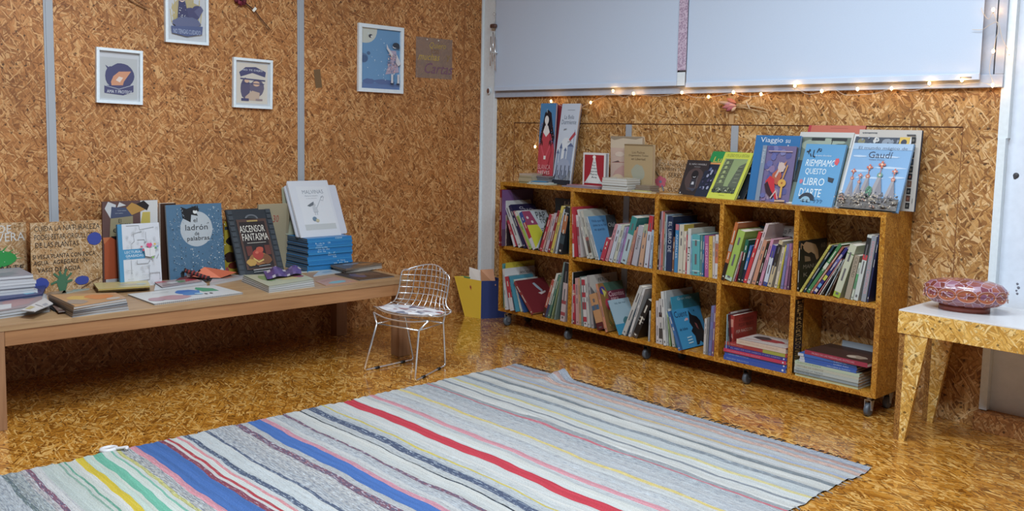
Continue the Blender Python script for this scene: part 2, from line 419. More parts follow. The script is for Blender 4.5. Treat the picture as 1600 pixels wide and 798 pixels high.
# ribbon and tape on the mullion between the blinds
def ribbon_mat():
    m = bpy.data.materials.new('mauve_ribbon'); m.use_nodes = True; N = NT(m); bb = N.n['Principled BSDF']
    tc = N.add('ShaderNodeTexCoord'); v = N.add('ShaderNodeTexVoronoi', i_Vector=tc.outputs['Object'], i_Scale=110.0)
    n = N.add('ShaderNodeTexNoise', i_Vector=tc.outputs['Object'], i_Scale=60.0)
    c = N.ramp(v.outputs['Distance'], [(.1, rgb('#8c7088')), (.45, rgb('#b8a0b4')), (.7, rgb('#d0bccb'))])
    N.l.new(c, bb.inputs['Base Color']); bb.inputs['Roughness'].default_value = .8; return m
b = MB(); b.box(-2.999, -2.944, 3.944, 3.9455, 1.536, 2.5, ribbon_mat()); rb = tag(b.build('ribbon'), 'mauve patterned ribbon hanging straight down between the two white blinds', 'ribbon')
b = MB(); b.box(-2.999, -2.944, 3.9435, 3.9445, 1.526, 1.530, M_BLACK); b.box(-2.999, -2.948, 3.9435, 3.9445, 1.452, 1.455, M_BLACK); b.box(-2.997, -2.947, 3.944, 3.9452, 1.455, 1.526, M_WHITE); b.build('ribbon_clip', rb)

# roller blinds
def blind(x0, x1, zb, lab, tagm=False):
    o = thing('roller_blind', lab, 'blind', ((x0+x1)/2, 3.955, zb), 'roller blinds over the window')
    L = lambda b, n: b.build(n, o)
    hw = (x1-x0)/2
    b = MB(); b.box(-hw, hw, -.0006, .0006, .02, 1.08, M_FABRIC); L(b, 'blind_fabric')
    b = MB(); b.box(-hw, hw, -.006, .006, -.006, .02, M_FABRIC, .002); L(b, 'bottom_bar')
    b = MB(); b.M = Matrix.Rotation(math.pi/2, 4, 'Y'); b.lathe([(.025, -hw), (.025, hw)], M_WHITE, 20); b.M = Matrix()
    r = b.build('roller_tube', o); r.location = (0, 0, 1.10)
    if tagm:
        b = MB(); b.box(hw-.075, hw-.028, -.0075, -.006, .0, .007, mat('#70777f')); b.build('brand_tag', o)
    return o
blind(-4.462, -3.004, 1.462, 'wide white roller blind, the duller one beside the corner post')
blind(-2.946, -1.478, 1.452, 'bright white roller blind with a small grey tag, right of the mauve ribbon', True)

# ------------------------------------------------------------------ framed prints
def framed(x0y, x1y, z0, z1, lab, art, mw, tilt=0, depth=.022, paper='#b4bcc6'):
    yc, zc = (x0y+x1y)/2, (z0+z1)/2
    w, h = x1y-x0y, z1-z0
    M = Matrix.Translation((XA, yc, zc)) @ Matrix.Rotation(math.radians(tilt), 4, 'X') @ Matrix.Rotation(math.pi/2, 4, 'Z')
    # local: x right, z up, -y toward the room
    o = thing('framed_print', lab, 'picture', M=M)
    b = MB(); fw = mw
    b.box(-w/2, w/2, -depth, 0, h/2-fw, h/2, M_WHITE, .001); b.box(-w/2, w/2, -depth, 0, -h/2, -h/2+fw, M_WHITE, .001)
    b.box(-w/2, -w/2+fw, -depth, 0, -h/2+fw, h/2-fw, M_WHITE, .001); b.box(w/2-fw, w/2, -depth, 0, -h/2+fw, h/2-fw, M_WHITE, .001)
    b.build('frame', o)
    b = MB(); b.box(-w/2+fw, w/2-fw, -.006, -.003, -h/2+fw, h/2-fw, mat(paper, .5)); b.build('backing', o)
    W, H = w-2*fw, h-2*fw
    A = Art(lambda u, v, k: (-W/2+u*W, -.006-EPS*k, -H/2+v*H)); art(A); A.build(o, 'print')
    return o
NV, OR, SK = '#44466e', '#c08a6a', '#c3cdd8'
def art_cat(A):
    A.rect(.04, .04, .96, .88, '#a8b0b6')
    A.blob(.55, .52, .34, .26, NV, 3, 24, .06); A.poly([(.16, .72), (.24, .68), (.26, .62), (.2, .66)], NV)
    A.disc(.30, .5, .14, .2, NV, 14); A.poly([(.22, .55), (.36, .26), (.42, .5)], NV)
    A.poly([(.36, .5), (.5, .6), (.8, .62), (.62, .4), (.58, .28), (.34, .2), (.3, .38)], OR)
    A.poly([(.42, .42), (.5, .5), (.6, .48), (.52, .38)], '#d0c4bd')
    A.poly([(.14, .30), (.86, .34), (.86, .20), (.6, .12), (.14, .15)], NV); A.line([(.15, .30), (.5, .24), (.87, .35)], .008, '#c3cdd8')
    A.text('AMA Y PROTEGE', .2, .155, .82, .22, '#c9d2de')
def art_rider(A):
    A.blob(.5, .55, .42, .4, '#a9a07c', 5, 30, .3)
    for i in range(16): A.line([(.12+.05*i, .35+.03*(i % 3)), (.08+.055*i, .62+.12*((i*7) % 3))], .02, '#b3a66a')
    A.blob(.62, .55, .27, .14, NV, 2, 20, .12); A.disc(.8, .66, .14, .08, NV); A.poly([(.7, .62), (.88, .74), (.95, .66), (.84, .5)], '#565a80')
    A.poly([(.3, .8), (.46, .82), (.56, .5), (.5, .4), (.26, .42)], '#3c3e66'); A.disc(.38, .85, .08, .07, '#c9b6ac'); A.disc(.37, .88, .11, .07, '#3c3e66')
    A.dots(20, .3, .45, .5, .8, .008, ['#c9d2de'], 4)
    A.blob(.5, .36, .4, .14, '#5b6488', 7, 26, .18)
    A.poly([(.08, .28), (.92, .32), (.9, .16), (.5, .09), (.1, .14)], '#4c5a86')
    A.text('NO TENGAS CUIDADO', .14, .14, .86, .23, '#9fb0cc')
def art_hero(A):
    A.rect(.05, .05, .95, .95, '#c2c0b8')
    A.poly([(.12, .74), (.3, .86), (.6, .88), (.9, .78), (.88, .66), (.5, .74), (.16, .64)], NV)
    A.text('NO TE DEJES', .2, .77, .8, .82, '#c9d2de')
    A.blob(.3, .38, .16, .26, '#53506e', 3, 16, .2); A.blob(.64, .4, .22, .22, '#5e5a74', 8, 16, .2)
    A.disc(.62, .5, .1, .06, '#c7a890'); A.disc(.34, .56, .07, .05, '#c7a890'); A.poly([(.3, .2), (.5, .34), (.72, .3), (.7, .12), (.28, .12)], '#b4a292')
    A.line([(.15, .6), (.88, .58)], .03, NV); A.line([(.2, .5), (.85, .5)], .02, NV); A.rect(.18, .1, .4, .16, NV); A.rect(.6, .12, .8, .16, '#8a7e84')
def art_girl(A):
    A.rect(0, 0, 1, 1, '#5f93c4'); A.blob(.12, .98, .3, .24, '#b9c4c0', 2, 24, .05); A.rect(0, 0, 1, .1, '#5575ab')
    A.blob(.2, .12, .18, .05, '#50699e', 3); A.blob(.6, .12, .3, .05, '#50699e', 4)
    A.disc(.06, .5, .12, .08, '#54749e'); A.disc(.08, .49, .09, .06, '#3f5f8c'); A.disc(.19, .585, .045, .03, '#45658f'); A.disc(.24, .87, .05, .03, '#3a3f50'); A.disc(.27, .86, .03, .022, '#c3cdd0')
    A.poly([(.76, .66), (.9, .66), (.93, .5), (.98, .3), (.62, .25), (.74, .48)], '#a9a0bb')
    A.dots(60, .66, .26, .94, .6, .014, ['#7b86ad', '#c4c6d4', '#c9a6b0'], 5)
    A.poly([(.62, .68), (.76, .54), (.78, .6), (.66, .7), (.62, .76)], '#c6cbd6'); A.poly([(.88, .6), (1.0, .44), (.92, .4), (.86, .46)], '#c6cbd6')
    A.disc(.83, .73, .06, .035, '#c6cbd6'); A.disc(.86, .75, .09, .045, '#2f3a48'); A.poly([(.8, .74), (.95, .76), (.95, .69), (.89, .7)], '#2f3a48')
    for x in (.74, .9): A.rect(x, .11, x+.05, .26, '#c6cbd6'); A.blob(x+.02, .095, .06, .015, '#26304a', 2)
    A.dots(24, .05, .15, .6, .95, .007, ['#c4d6e6'], 9)
def art_small_blank(A): pass
framed(1.524, 1.744, 1.295, 1.559, 'white framed print of a dark cat curled round an orange shape', art_cat, .014, -1.2)
framed(1.862, 2.087, 1.610, 1.885, 'white framed print of a rider in yellow grass, cut by the photo top edge', art_rider, .014, -.4)
framed(2.2205, 2.447, 1.295, 1.559, 'small white framed print of dark figures on beige, beside the second metal strip', art_hero, .014, -1.0)
framed(3.002, 3.325, 1.414, 1.811, 'largest white framed print, girl in patterned dress under a pale moon on blue', art_girl, .022, -.3, .02)

# translucent paper note pinned to the left wall
def note_mat():
    m = bpy.data.materials.new('thin_translucent_sheet'); m.use_nodes = True; bb_ = m.node_tree.nodes['Principled BSDF']
    bb_.inputs['Base Color'].default_value = (*rgb('#a89080'), 1); bb_.inputs['Alpha'].default_value = .42; bb_.inputs['Roughness'].default_value = .4; return m
o = thing('paper_note', 'square faded paper note with yellow and purple handwriting pinned to the left wall', 'note', (XA, 3.573, 1.645))
b = MB(); b.box(0.0005, .0012, -.144, .144, -.125, .125, note_mat()); b.build('paper', o)
A = Art(lambda u, v, k: (.0012+EPS*k, -.144+u*.288, -.125+v*.25))
A.text('Quiero', .34, .72, .8, .9, '#b09a3c', slant=.1); A.text('muchas', .06, .44, .62, .62, '#b8a23c', slant=.1); A.text('y', .84, .44, .94, .6, '#8a7440')
A.text('Cartas', .2, .12, .98, .38, '#76506c', slant=.1); A.text('con', .42, .6, .62, .72, '#80603c'); A.build(o, 'handwriting')
for y in (-.06, .03):
    b = MB(); b.sphere((.004, y, .112), .0042, mat('#e8e8e8', .3), 8); b.build('pin', o)
b = MB(); b.box(0, .0012, -.021, .021, -.052, .052, mat('#6e5430', .6)); o = b.build('tape_strip'); o.location = (XA, 2.74, 1.475); o.rotation_euler = (math.radians(8), 0, 0)
tag(o, 'short strip of brown tape on the left wall right of the second metal strip', 'tape')

# dried flower sprigs
def stem_pts(a, b_, sag=0, n=6):
    a, b_ = Vector(a), Vector(b_); return [a.lerp(b_, i/n)+Vector((0, 0, -sag*math.sin(math.pi*i/n))) for i in range(n+1)]
o = thing('dried_flower', 'dark red dried flower with long bare stem taped high on the left wall', 'flower', (XA+.018, 2.25, 1.90))
b = MB()
def wa(px, py): p = hit(px, py, 0, XA+.018); return (p.x-(XA+.018), p.y-2.25, p.z-1.90)
b.tube(stem_pts(wa(378, 0), wa(397, 16)), .004, mat('#4a3020', .8), 6); b.tube(stem_pts(wa(397, 16), wa(422, 46)), .0022, mat('#4a3020', .8), 6); b.tube(stem_pts(wa(398, 17), wa(419, 47)), .0016, mat('#6a4a30', .8), 6); b.tube(stem_pts(wa(378, 4), wa(370, 13)), .0018, mat('#5a3020', .8), 5)
b.build('stem', o)
b = MB()
R = random.Random(5)
c0 = Vector(wa(374, 2))
for i in range(22): b.sphere(c0+Vector((R.uniform(-.008, .012), R.uniform(-.025, .03), R.uniform(-.012, .03))), (.008, .011, .011), mat(R.choice(['#7c2138', '#5e1628', '#8a2c46']), .8), 6)
b.build('flower_head', o)
b = MB(); p = wa(397, 15); b.M = Matrix.Translation(p) @ Matrix.Rotation(math.radians(48), 4, 'X'); b.box(.002, .006, -.013, .013, -.007, .007, mat('#e4e4e0', .4)); b.build('tape', o)
o = thing('dried_twig', 'thin pale dried twig lying against the left wall at the photo top', 'twig', (XA+.008, 1.70, 1.72))
b = MB(); f_ = lambda px, py: (lambda p: (p.x-(XA+.008), p.y-1.70, p.z-1.72))(hit(px, py, 0, XA+.008))
b.tube(stem_pts(f_(190, -8), f_(230, 15), .004), .0022, mat('#6b4a28', .8), 6); b.tube(stem_pts(f_(205, -6), f_(224, 8), 0), .0014, mat('#7b5a38', .8), 6); b.build('stem', o)

o = thing('dried_bouquet', 'small bouquet of dried pink and beige flowers under the string lights', 'bouquet', (-2.80, 3.985, 1.36))
f_ = lambda px, py, dy=0: (lambda p: (p.x+2.80, p.y-3.985, p.z-1.36))(hit(px, py, 1, 3.985+dy))
b = MB()
for i, (x, y) in enumerate(((1196, 170), (1204, 173), (1190, 176), (1192, 168), (1199, 176))):
    b.tube(stem_pts(f_(1148, 162+i*1.3), f_(x, y), -.004), .0018, mat('#b79c70', .8), 5)
b.build('stem', o)
for i, (x, y, cx, cy2, cl, r) in enumerate(((1150, 161, 1136, 154, '#c8775a', .011), (1146, 163, 1122, 159, '#b9987a', .010), (1147, 165, 1129, 168, '#b0686a', .013), (1148, 166, 1135, 173, '#a85a66', .011), (1150, 167, 1143, 174, '#c8a888', .009), (1150, 165, 1138, 164, '#c98d80', .010), (1147, 162, 1130, 162, '#b8868c', .010))):
    b = MB(); a, c_ = Vector(f_(x, y, -.006)), Vector(f_(cx, cy2, -.012)); d = c_-a
    b.tube([a.lerp(c_, t) for t in (0, .25, .5, .75, 1)], [r*.3, r*.8, r, r*.8, r*.25], mat(cl, .8), 8)
    b.build('flower_head', o)
b = MB(); b.tube([f_(1166, 158, -.008), f_(1169, 165, -.012), f_(1172, 171, -.008)], .0022, mat('#d8cdb8', .7), 6); b.build('string_tie', o)

# ------------------------------------------------------------------ wind chime on the white post
o = thing('wind_chime', 'small wind chime of thin metal tubes hanging on the white corner post', 'wind chime', (-4.53, 3.945, 1.84))
f_ = lambda px, py, dy=0: (lambda p: Vector((p.x+4.53, p.y-3.945, p.z-1.84)))(hit(px, py, 1, 3.94+dy))
b = MB(); b.tube([f_(772, 19), f_(775, 22), f_(772, 25), f_(770, 22)], .0012, M_CHROME, 6, closed=True); b.tube([f_(773, 25), f_(772.5, 36)], .0008, M_CHROME, 6); b.build('hook', o)
b = MB(); c0 = f_(771, 40.5); b.M = Matrix.Translation(c0); b.lathe([(.026, -.012), (.030, -.006), (.030, .008), (.022, .012)], mat('#553c36', .5), 18, (1, .5)); b.build('wooden_disc', o)
for (x0, y0, x1, y1) in ((767, 57, 766, 103), (774, 58, 773.5, 110), (770.5, 50, 770, 96)):
    b = MB(); b.tube([f_(x0, y0, -.004), f_(x1, y1, -.004)], .0035, M_CHROME, 8); b.build('chime_tube', o)
b = MB(); c0 = f_(773, 82.5); b.M = Matrix.Translation(c0); b.tube([(.024*math.cos(a*math.pi/10), .012*math.sin(a*math.pi/10)-.004, 0) for a in range(20)], .003, M_WHITE, 6, closed=True); b.M = Matrix(); b.tube([f_(767, 48), f_(766.5, 80)], .0006, M_WHITE, 4); b.tube([f_(775, 48), f_(777, 80)], .0006, M_WHITE, 4); b.build('clapper_ring', o)
o = thing('wall_knob', 'oval brown and white knob low on the white corner post', 'knob', (-4.527, 3.962, 1.458))
b = MB(); b.M = Matrix.Rotation(math.pi/2, 4, 'X'); b.lathe([(.022, 0), (.024, .003), (.018, .006)], M_WHITE, 20, (.72, 1)); b.build('ring', o)
b = MB(); b.M = Matrix.Rotation(math.pi/2, 4, 'X'); b.lathe([(.016, .005), (.015, .010), (.008, .012)], mat('#6a4638', .5), 20, (.7, 1)); b.build('knob_face', o)

# ------------------------------------------------------------------ bookcase on casters
BX0, BX1, BY0, BY1 = -4.152, -1.732, 3.74, 3.992
SZ = (.090, .112, .478, .499, .868, .890)       # base, shelf, top board heights
DV = (-3.545, -2.943, -2.544, -2.143)
o = thing('bookcase', 'long low strand board bookcase of ten compartments standing on casters', 'bookcase', (BX0, BY0, .09))
def part(b, n, p): 
    return b.build(n, p)
def lb(x0, x1, y0, y1, z0, z1, m, bev=.0008):
    b = MB(); b.box(x0-BX0, x1-BX0, y0-BY0, y1-BY0, z0-.09, z1-.09, m, bev); return b
part(lb(BX0, BX1, BY0, BY1, .868, .890, M_OSBS), 'top_board', o)
part(lb(BX0, BX1, BY0, BY1, .090, .112, M_OSBS), 'base_board', o)
part(lb(BX0, BX0+.024, BY0, BY1, .112, .868, M_OSBS), 'side_panel', o)
part(lb(BX1-.024, BX1, BY0, BY1, .112, .868, M_OSBS), 'side_panel', o)
for x in DV: part(lb(x-.012, x+.012, BY0, BY1, .112, .868, M_OSBS), 'divider', o)
xs = [BX0+.024]+[q for x in DV for q in (x-.012, x+.012)]+[BX1-.024]
for i in range(5): part(lb(xs[2*i], xs[2*i+1], BY0+.002, BY1, .478, .499, M_OSBS), 'shelf', o)
# painted lettering down the side of the fourth divider, lower row
b = MB(); A = Art(lambda u, v, k: (DV[3]+.0125-BX0+EPS*k, .002+u*.075, .03+v*.34), b)
A.rect(0, 0, 1, 1, '#2e2212')
R = random.Random(8)
for i in range(17):
    v = .03+i*.057; A.text(random.Random(i).choice('EFLSTHPRAO5Z'), .18, v, .82, v+.043, '#a4854c', vert=False)
b.build('painted_lettering', o)
M_TYRE = mat('#4c5560', .45)
for i, (cx, cyy) in enumerate(((-4.10, 3.775), (-3.60, 3.80), (-3.02, 3.80), (-2.40, 3.80), (-1.775, 3.775), (-1.775, 3.955), (-4.10, 3.955), (-2.9, 3.955))):
    dk = i in (1, 2, 3)
    M = Matrix.Translation((cx-BX0, cyy-BY0, -.09))
    q = bpy.data.objects.new('caster', None); C.objects.link(q); q.parent = o; q.matrix_local = M
    mm = mat('#3a3c40', .4) if dk else mat('#b9bec4', .3, .7)
    b = MB(); b.box(-.022, .022, -.022, .022, .086, .0895, mm); b.tube([(0, 0, .087), (0, 0, .070)], .012, mm, 10)
    for s in (-1, 1):
        b.hexa([(s*.014-.0015, -.012, .030), (s*.014+.0015, -.012, .030), (s*.014+.0015, .004, .026), (s*.014-.0015, .004, .026)], [(s*.014-.0015, -.014, .074), (s*.014+.0015, -.014, .074), (s*.014+.0015, .020, .074), (s*.014-.0015, .020, .074)], mm)
    b.box(-.0155, .0155, -.014, .02, .070, .074, mm); b.tube([(-.018, -.004, .029), (.018, -.004, .029)], .004, mm, 8); b.build('bracket', q)
    b = MB(); b.M = Matrix.Translation((0, -.004, .029)) @ Matrix.Rotation(math.pi/2, 4, 'Y')
    b.lathe([(.022, -.011), (.029, -.008), (.029, .008), (.022, .011)], M_TYRE, 22); b.build('wheel', q)

# ------------------------------------------------------------------ bench
BZ = .415
o = thing('bench', 'long low pine bench under the framed prints, loaded with magazines and books', 'bench', (-4.235, 1.81, 0))
def bb(x0, x1, y0, y1, z0, z1, m, n, bev=.002):
    b = MB(); b.box(x0+4.235, x1+4.235, y0-1.81, y1-1.81, z0, z1, m, bev); return b.build(n, o)
bb(-4.605, -3.868, .80, 2.868, .391, BZ, M_BENCHTOP, 'bench_top')
bb(-3.893, -3.872, .921, 2.786, .331, .391, M_BENCH, 'apron'); bb(-4.58, -4.557, .83, 2.86, .331, .391, M_BENCH, 'apron')
bb(-4.488, -3.947, 2.835, 2.858, .331, .391, M_BENCH, 'apron'); bb(-4.488, -3.947, .83, .849, .331, .391, M_BENCH, 'apron')
for (x0, x1, y0, y1) in ((-3.945, -3.870, .848, .920), (-4.556, -4.488, 2.79, 2.86), (-3.945, -3.870, 2.787, 2.860), (-4.556, -4.488, .853, .92)):
    bb(x0, x1, y0, y1, 0, .391 if y1 != .938 else .391, M_LEGW, 'leg', .002)

# ------------------------------------------------------------------ right-hand table
TZ = .527
o = thing('side_table', 'strand board table with white top and tapered legs at the right edge', 'table', (-1.33, 3.75, 0))
def tb(x0, x1, y0, y1, z0, z1, m, n, bev=.001):
    b = MB(); b.box(x0+1.33, x1+1.33, y0-3.75, y1-3.75, z0, z1, m, bev); return b.build(n, o)
TX0, TX1, TY0, TY1 = -1.575, -.35, 3.558, 3.965
tb(TX0+.001, TX1, TY0+.001, TY1, TZ-.006, TZ, mat('#ccd2da', .25), 'white_top')
tb(TX0, TX1, TY0, TY0+.02, TZ-.094, TZ-.006, M_OSBT, 'apron'); tb(TX0, TX1, TY1-.02, TY1, TZ-.094, TZ-.006, M_OSBT, 'apron')
tb(TX0, TX0+.02, TY0+.02, TY1-.02, TZ-.094, TZ-.006, M_OSBT, 'apron'); tb(TX1-.02, TX1, TY0+.02, TY1-.02, TZ-.094, TZ-.006, M_OSBT, 'apron')
def lleg(cx, cyy, sx, sy):
    b = MB(); z1 = TZ-.094; X = lambda a: cx+a*sx+1.33; Y = lambda a: cyy+a*sy-3.75
    def slab(b0, b1, m):
        (ax, ay, bx, by), (tx, ty, ux, uy) = b0, b1
        B = [(X(ax), Y(ay), 0), (X(bx), Y(ay), 0), (X(bx), Y(by), 0), (X(ax), Y(by), 0)]
        T = [(X(tx), Y(ty), z1), (X(ux), Y(ty), z1), (X(ux), Y(uy), z1), (X(tx), Y(uy), z1)]
        if sx*sy < 0: B.reverse(); T.reverse()
        b.hexa(B, T, m)
    slab((.0, .0, .022, .035), (0, 0, .022, .10), wood_edge)            # side board, its layered edge to the front
    slab((.022, 0, .044, .02), (.022, 0, .112, .02), M_OSBT)            # front board, tapered
    return b.build('leg', o)
wood_edge = osb('osb_cut_edge', pal('#6e4218', '#8c5a24', '#a06c30', '#b08040'), .35)
lleg(-1.568, 3.562, 1, 1); lleg(-.36, 3.562, -1, 1)
def rear(cx): return lleg(cx, 3.895, 1, 1)
rear(-1.596); lleg(-.36, 3.955, -1, -1)

# lidded painted box on the table
o = thing('lacquered_box', 'oval lidded box painted red and purple with scallops, standing on the white table top', 'box', (-1.398, 3.745, TZ))
o.rotation_euler = (0, 0, math.radians(14))
def scallop_mat():
    m = bpy.data.materials.new('painted_lacquer'); m.use_nodes = True; N = NT(m); bb_ = N.n['Principled BSDF']
    tc = N.add('ShaderNodeTexCoord'); mp = N.add('ShaderNodeMapping', i_Vector=tc.outputs['Object']); mp.inputs['Scale'].default_value = (1, 1, 1.3)
    n0 = N.add('ShaderNodeTexNoise', i_Vector=mp.outputs[0], i_Scale=30.0, i_Detail=1.0)
    v = N.add('ShaderNodeTexVoronoi', i_Vector=mp.outputs[0], i_Scale=34.0); sc = N.add('ShaderNodeSeparateColor', i_0=v.outputs['Color'])
    e = N.add('ShaderNodeTexVoronoi', i_Vector=mp.outputs[0], i_Scale=34.0, feature='DISTANCE_TO_EDGE')
    c = N.ramp(sc.outputs[0], [(0, rgb('#74362c')), (.3, rgb('#964a38')), (.5, rgb('#7e4858')), (.7, rgb('#8c6480')), (.88, rgb('#a05a46'))])
    c = N.mix(N.math('LESS_THAN', e.outputs['Distance'], .045), c, (*rgb('#b494a0'), 1))
    N.l.new(c, bb_.inputs['Base Color']); bb_.inputs['Roughness'].default_value = .25; bb_.inputs['Coat Weight'].default_value = .5; return m
ML = scallop_mat(); MR = mat('#7c3a2c', .25)
RX, RY = .150, .095
b = MB(); b.lathe([(.62, 0), (.62, .022), (.60, .024)], MR, 40, (RX, RY)); b.build('foot', o)
b = MB(); b.lathe([(.60, .023), (.80, .030), (.95, .046), (1.0, .062), (1.0, .070)], ML, 48, (RX, RY), False); b.build('bowl', o)
b = MB(); b.lathe([(1.0, .0715), (1.0, .082), (.97, .096), (.86, .112), (.62, .122), (.3, .126), (.01, .127)], ML, 48, (RX, RY), False); lid = b.build('lid', o)
b = MB()
n = 13
for i in range(n):
    a = 2*math.pi*i/n; tx, ty = -math.sin(a)*RX, math.cos(a)*RY; L_ = math.hypot(tx, ty); tx /= L_; ty /= L_
    cxp, cyp = RX*math.cos(a), RY*math.sin(a); nx, ny = ty, -tx; nl = 1
    rr = math.pi*(RX+RY)/n*.98
    def P(t, z, off):
        aa = a+t; return ((RX+off)*math.cos(aa), (RY+off)*math.sin(aa), z)
    for sgn, z0 in ((1, .0715), (-1, .0700)):
        pts = []
        m_ = 10
        for j in range(m_+1):
            q = math.pi*j/m_; pts.append((math.cos(q)*math.pi/n*.98, z0+sgn*math.sin(q)*.023))
        fill = [b.v(P(t, z, .0012 if z > .045 else .0)) for t, z in pts]
        b.face(fill, mat('#9c5a3c', .3))
        b.tube([P(t, z, .0018) for t, z in pts], .0009, mat('#c8a4a4', .4), 5)
        b.sphere(P(0, z0+sgn*.011, .0018), .0022, mat('#d8c8a0', .4), 6)
b.build('scallop_band', o)

# ------------------------------------------------------------------ bin with papers between wall and bookcase
o = thing('paper_bin', 'tapered bin with a yellow side and a navy side in the corner by the post', 'bin', (-4.40, 3.85, 0))
ys = mat('#d3b414', .55); bs_ = mat('#20336f', .6)
F = lambda x, y, z: Vector((x+4.40, y-3.85, z))
bl, br, bk, bq = F(-4.476, 3.741, 0), F(-4.352, 3.772, 0), F(-4.28, 3.93, 0), F(-4.42, 3.925, 0)
zt = .245
tl, tr, tk, tq = F(-4.556, 3.715, zt+.01), F(-4.352, 3.772, zt), F(-4.275, 3.95, zt-.005), F(-4.47, 3.95, zt)
def wallq(a, b_, c, d, m, n_):
    b = MB(); nrm = (b_-a).cross(d-a).normalized()*.003; b.hexa([a, b_, b_-nrm, a-nrm], [d, c, c-nrm, d-nrm], m); return b.build(n_, o)
wallq(bl, br, tr, tl, ys, 'yellow_side'); wallq(br, bk, tk, tr, bs_, 'navy_side'); wallq(bk, bq, tq, tk, bs_, 'back_side'); wallq(bq, bl, tl, tq, ys, 'left_side')
b = MB(); b.poly([bl+Vector((.004, .004, .003)), br+Vector((-.004, .004, .003)), bk+Vector((-.004, -.004, .003)), bq+Vector((.004, -.004, .003))], ys); b.build('bottom', o)
b = MB(); A = Art(lambda u, v, k: tuple((bl.lerp(br, u)).lerp(tl.lerp(tr, u), v)+Vector((.3, -1, 0))*(.001+EPS*k)), b); A.blob(.58, .78, .05, .07, '#c08a3a', 3); A.blob(.58, .79, .025, .04, '#8a2420', 5); b.build('sticker', o)
def card(pts, m, lab, name='paper_card', art=None):
    ps = [Vector(hit(*p, 1, y)) for p, y in pts]; c0 = sum(ps, Vector())/4
    o2 = thing(name, lab, 'card', c0)
    ps = [p-c0 for p in ps]; n_ = (ps[1]-ps[0]).cross(ps[3]-ps[0]).normalized()*.002
    b = MB(); b.hexa([ps[0], ps[1], ps[1]+n_, ps[0]+n_], [ps[3], ps[2], ps[2]+n_, ps[3]+n_], m); b.build('card', o2)
    if art:
        A = Art(lambda u, v, k: tuple((ps[0].lerp(ps[1], u)).lerp(ps[3].lerp(ps[2], u), v)-n_*(.1*k+.05)), rough=.7); art(A); A.build(o2, 'drawing')
    return o2
card([((733, 446), 3.80), ((752, 446), 3.84), ((751.5, 422.5), 3.85), ((733.5, 417), 3.81)], mat('#d8d4d0', .6), 'white bordered tan card standing in the bin left of the spiral card', art=lambda A: (A.poly([(.12, .05), (.95, .05), (.95, .82), (.15, .9)], '#c4925e'), A.line([(.05, .72), (.3, .62), (.5, .58)], .05, '#6a2418'), A.line([(.35, .66), (.6, .62), (.8, .7)], .03, '#2a2420')))
card([((752.5, 446), 3.835), ((775, 446), 3.86), ((771, 420), 3.88), ((751, 421), 3.83)], mat('#c4906a', .7), 'tan card with a reddish spiral drawing leaning in the bin beside the post', art=lambda A: A.line([(.5+.33*(1-i/22)*math.cos(i*.55), .8+.15*(1-i/22)*math.sin(i*.55)) for i in range(20)], .03, '#9a4a3a'))
card([((718, 444), 3.765), ((731, 444), 3.785), ((735, 433), 3.79), ((721, 430), 3.77)], mat('#5a8a5a', .7), 'green card lying low in the bin left of the white bordered card')
# ------------------------------------------------------------------ small wire chair
o = thing('wire_chair', 'small chrome wire mesh chair with patterned pad beside the bench end', 'chair', (-3.625, 2.692, 0))
o.rotation_euler = (0, 0, math.radians(15))
W_ = .0022
def prof(v):
    """side profile from front edge (v=0) to top of the back (v=1): y, z"""
    P = [(-.118, .296), (-.06, .286), (.0, .282), (.06, .290), (.100, .316), (.128, .366), (.142, .416), (.152, .466), (.160, .513)]
    f = v*(len(P)-1); i = min(int(f), len(P)-2); t = f-i
    def cr(k, q):
        g = lambda j: P[max(0, min(len(P)-1, j))][q]
        a, b_, c, d = g(k-1), g(k), g(k+1), g(k+2)
        return .5*((2*b_)+(-a+c)*t+(2*a-5*b_+4*c-d)*t*t+(-a+3*b_-3*c+d)*t**3)
    return cr(i, 0), cr(i, 1)
def hwid(v):
    if v < .12: return .165+.030*math.sqrt(v/.12)
    if v < .35: return .195
    if v < .62: t = (v-.35)/.27; return .195-.042*t*t*(3-2*t)
    if v < .86: return .153
    return .153-.035*((v-.86)/.14)**2
def S(u, v):
    y, z = prof(v); x = u*hwid(v)
    k = max(0, min(1, (v-.35)/.25)); k = k*k*(3-2*k)
    y -= k*.055*u*u                                   # back wraps round
    z -= (max(0, v-.8)/.2)**2*.030*u*u                # top edge lower at the corners
    z += (1-k)*.016*u*u + k*.0
    if v < .15: y += .030*abs(u)**3*(1-v/.15)
    return Vector((x, y, z))
b = MB()
nu, nv = 10, 13
for i in range(1, nu):
    u = -1+2*i/nu; b.tube([S(u, j/40) for j in range(41)], .0023, M_CHROME, 6)
for j in range(1, nv):
    v = j/nv; b.tube([S(-1+2*i/24, v) for i in range(25)], .0023, M_CHROME, 6)
b.build('wire_mesh', o)
b = MB(); ring = [S(-1+2*i/20, 0) for i in range(20)]+[S(1, j/40) for j in range(40)]+[S(1-2*i/20, 1) for i in range(20)]+[S(-1, 1-j/40) for j in range(40)]
b.tube(ring, .0036, M_CHROME, 8, closed=True); b.build('rim', o)
def crv(pts, n=6):
    P = [Vector(p) for p in pts]; out = []
    for i in range(len(P)-1):
        a, b_, c, d = P[max(0, i-1)], P[i], P[i+1], P[min(len(P)-1, i+2)]
        for k in range(n):
            t = k/n; out.append(.5*((2*b_)+(-a+c)*t+(2*a-5*b_+4*c-d)*t*t+(-a+3*b_-3*c+d)*t**3))
    return out+[P[-1]]
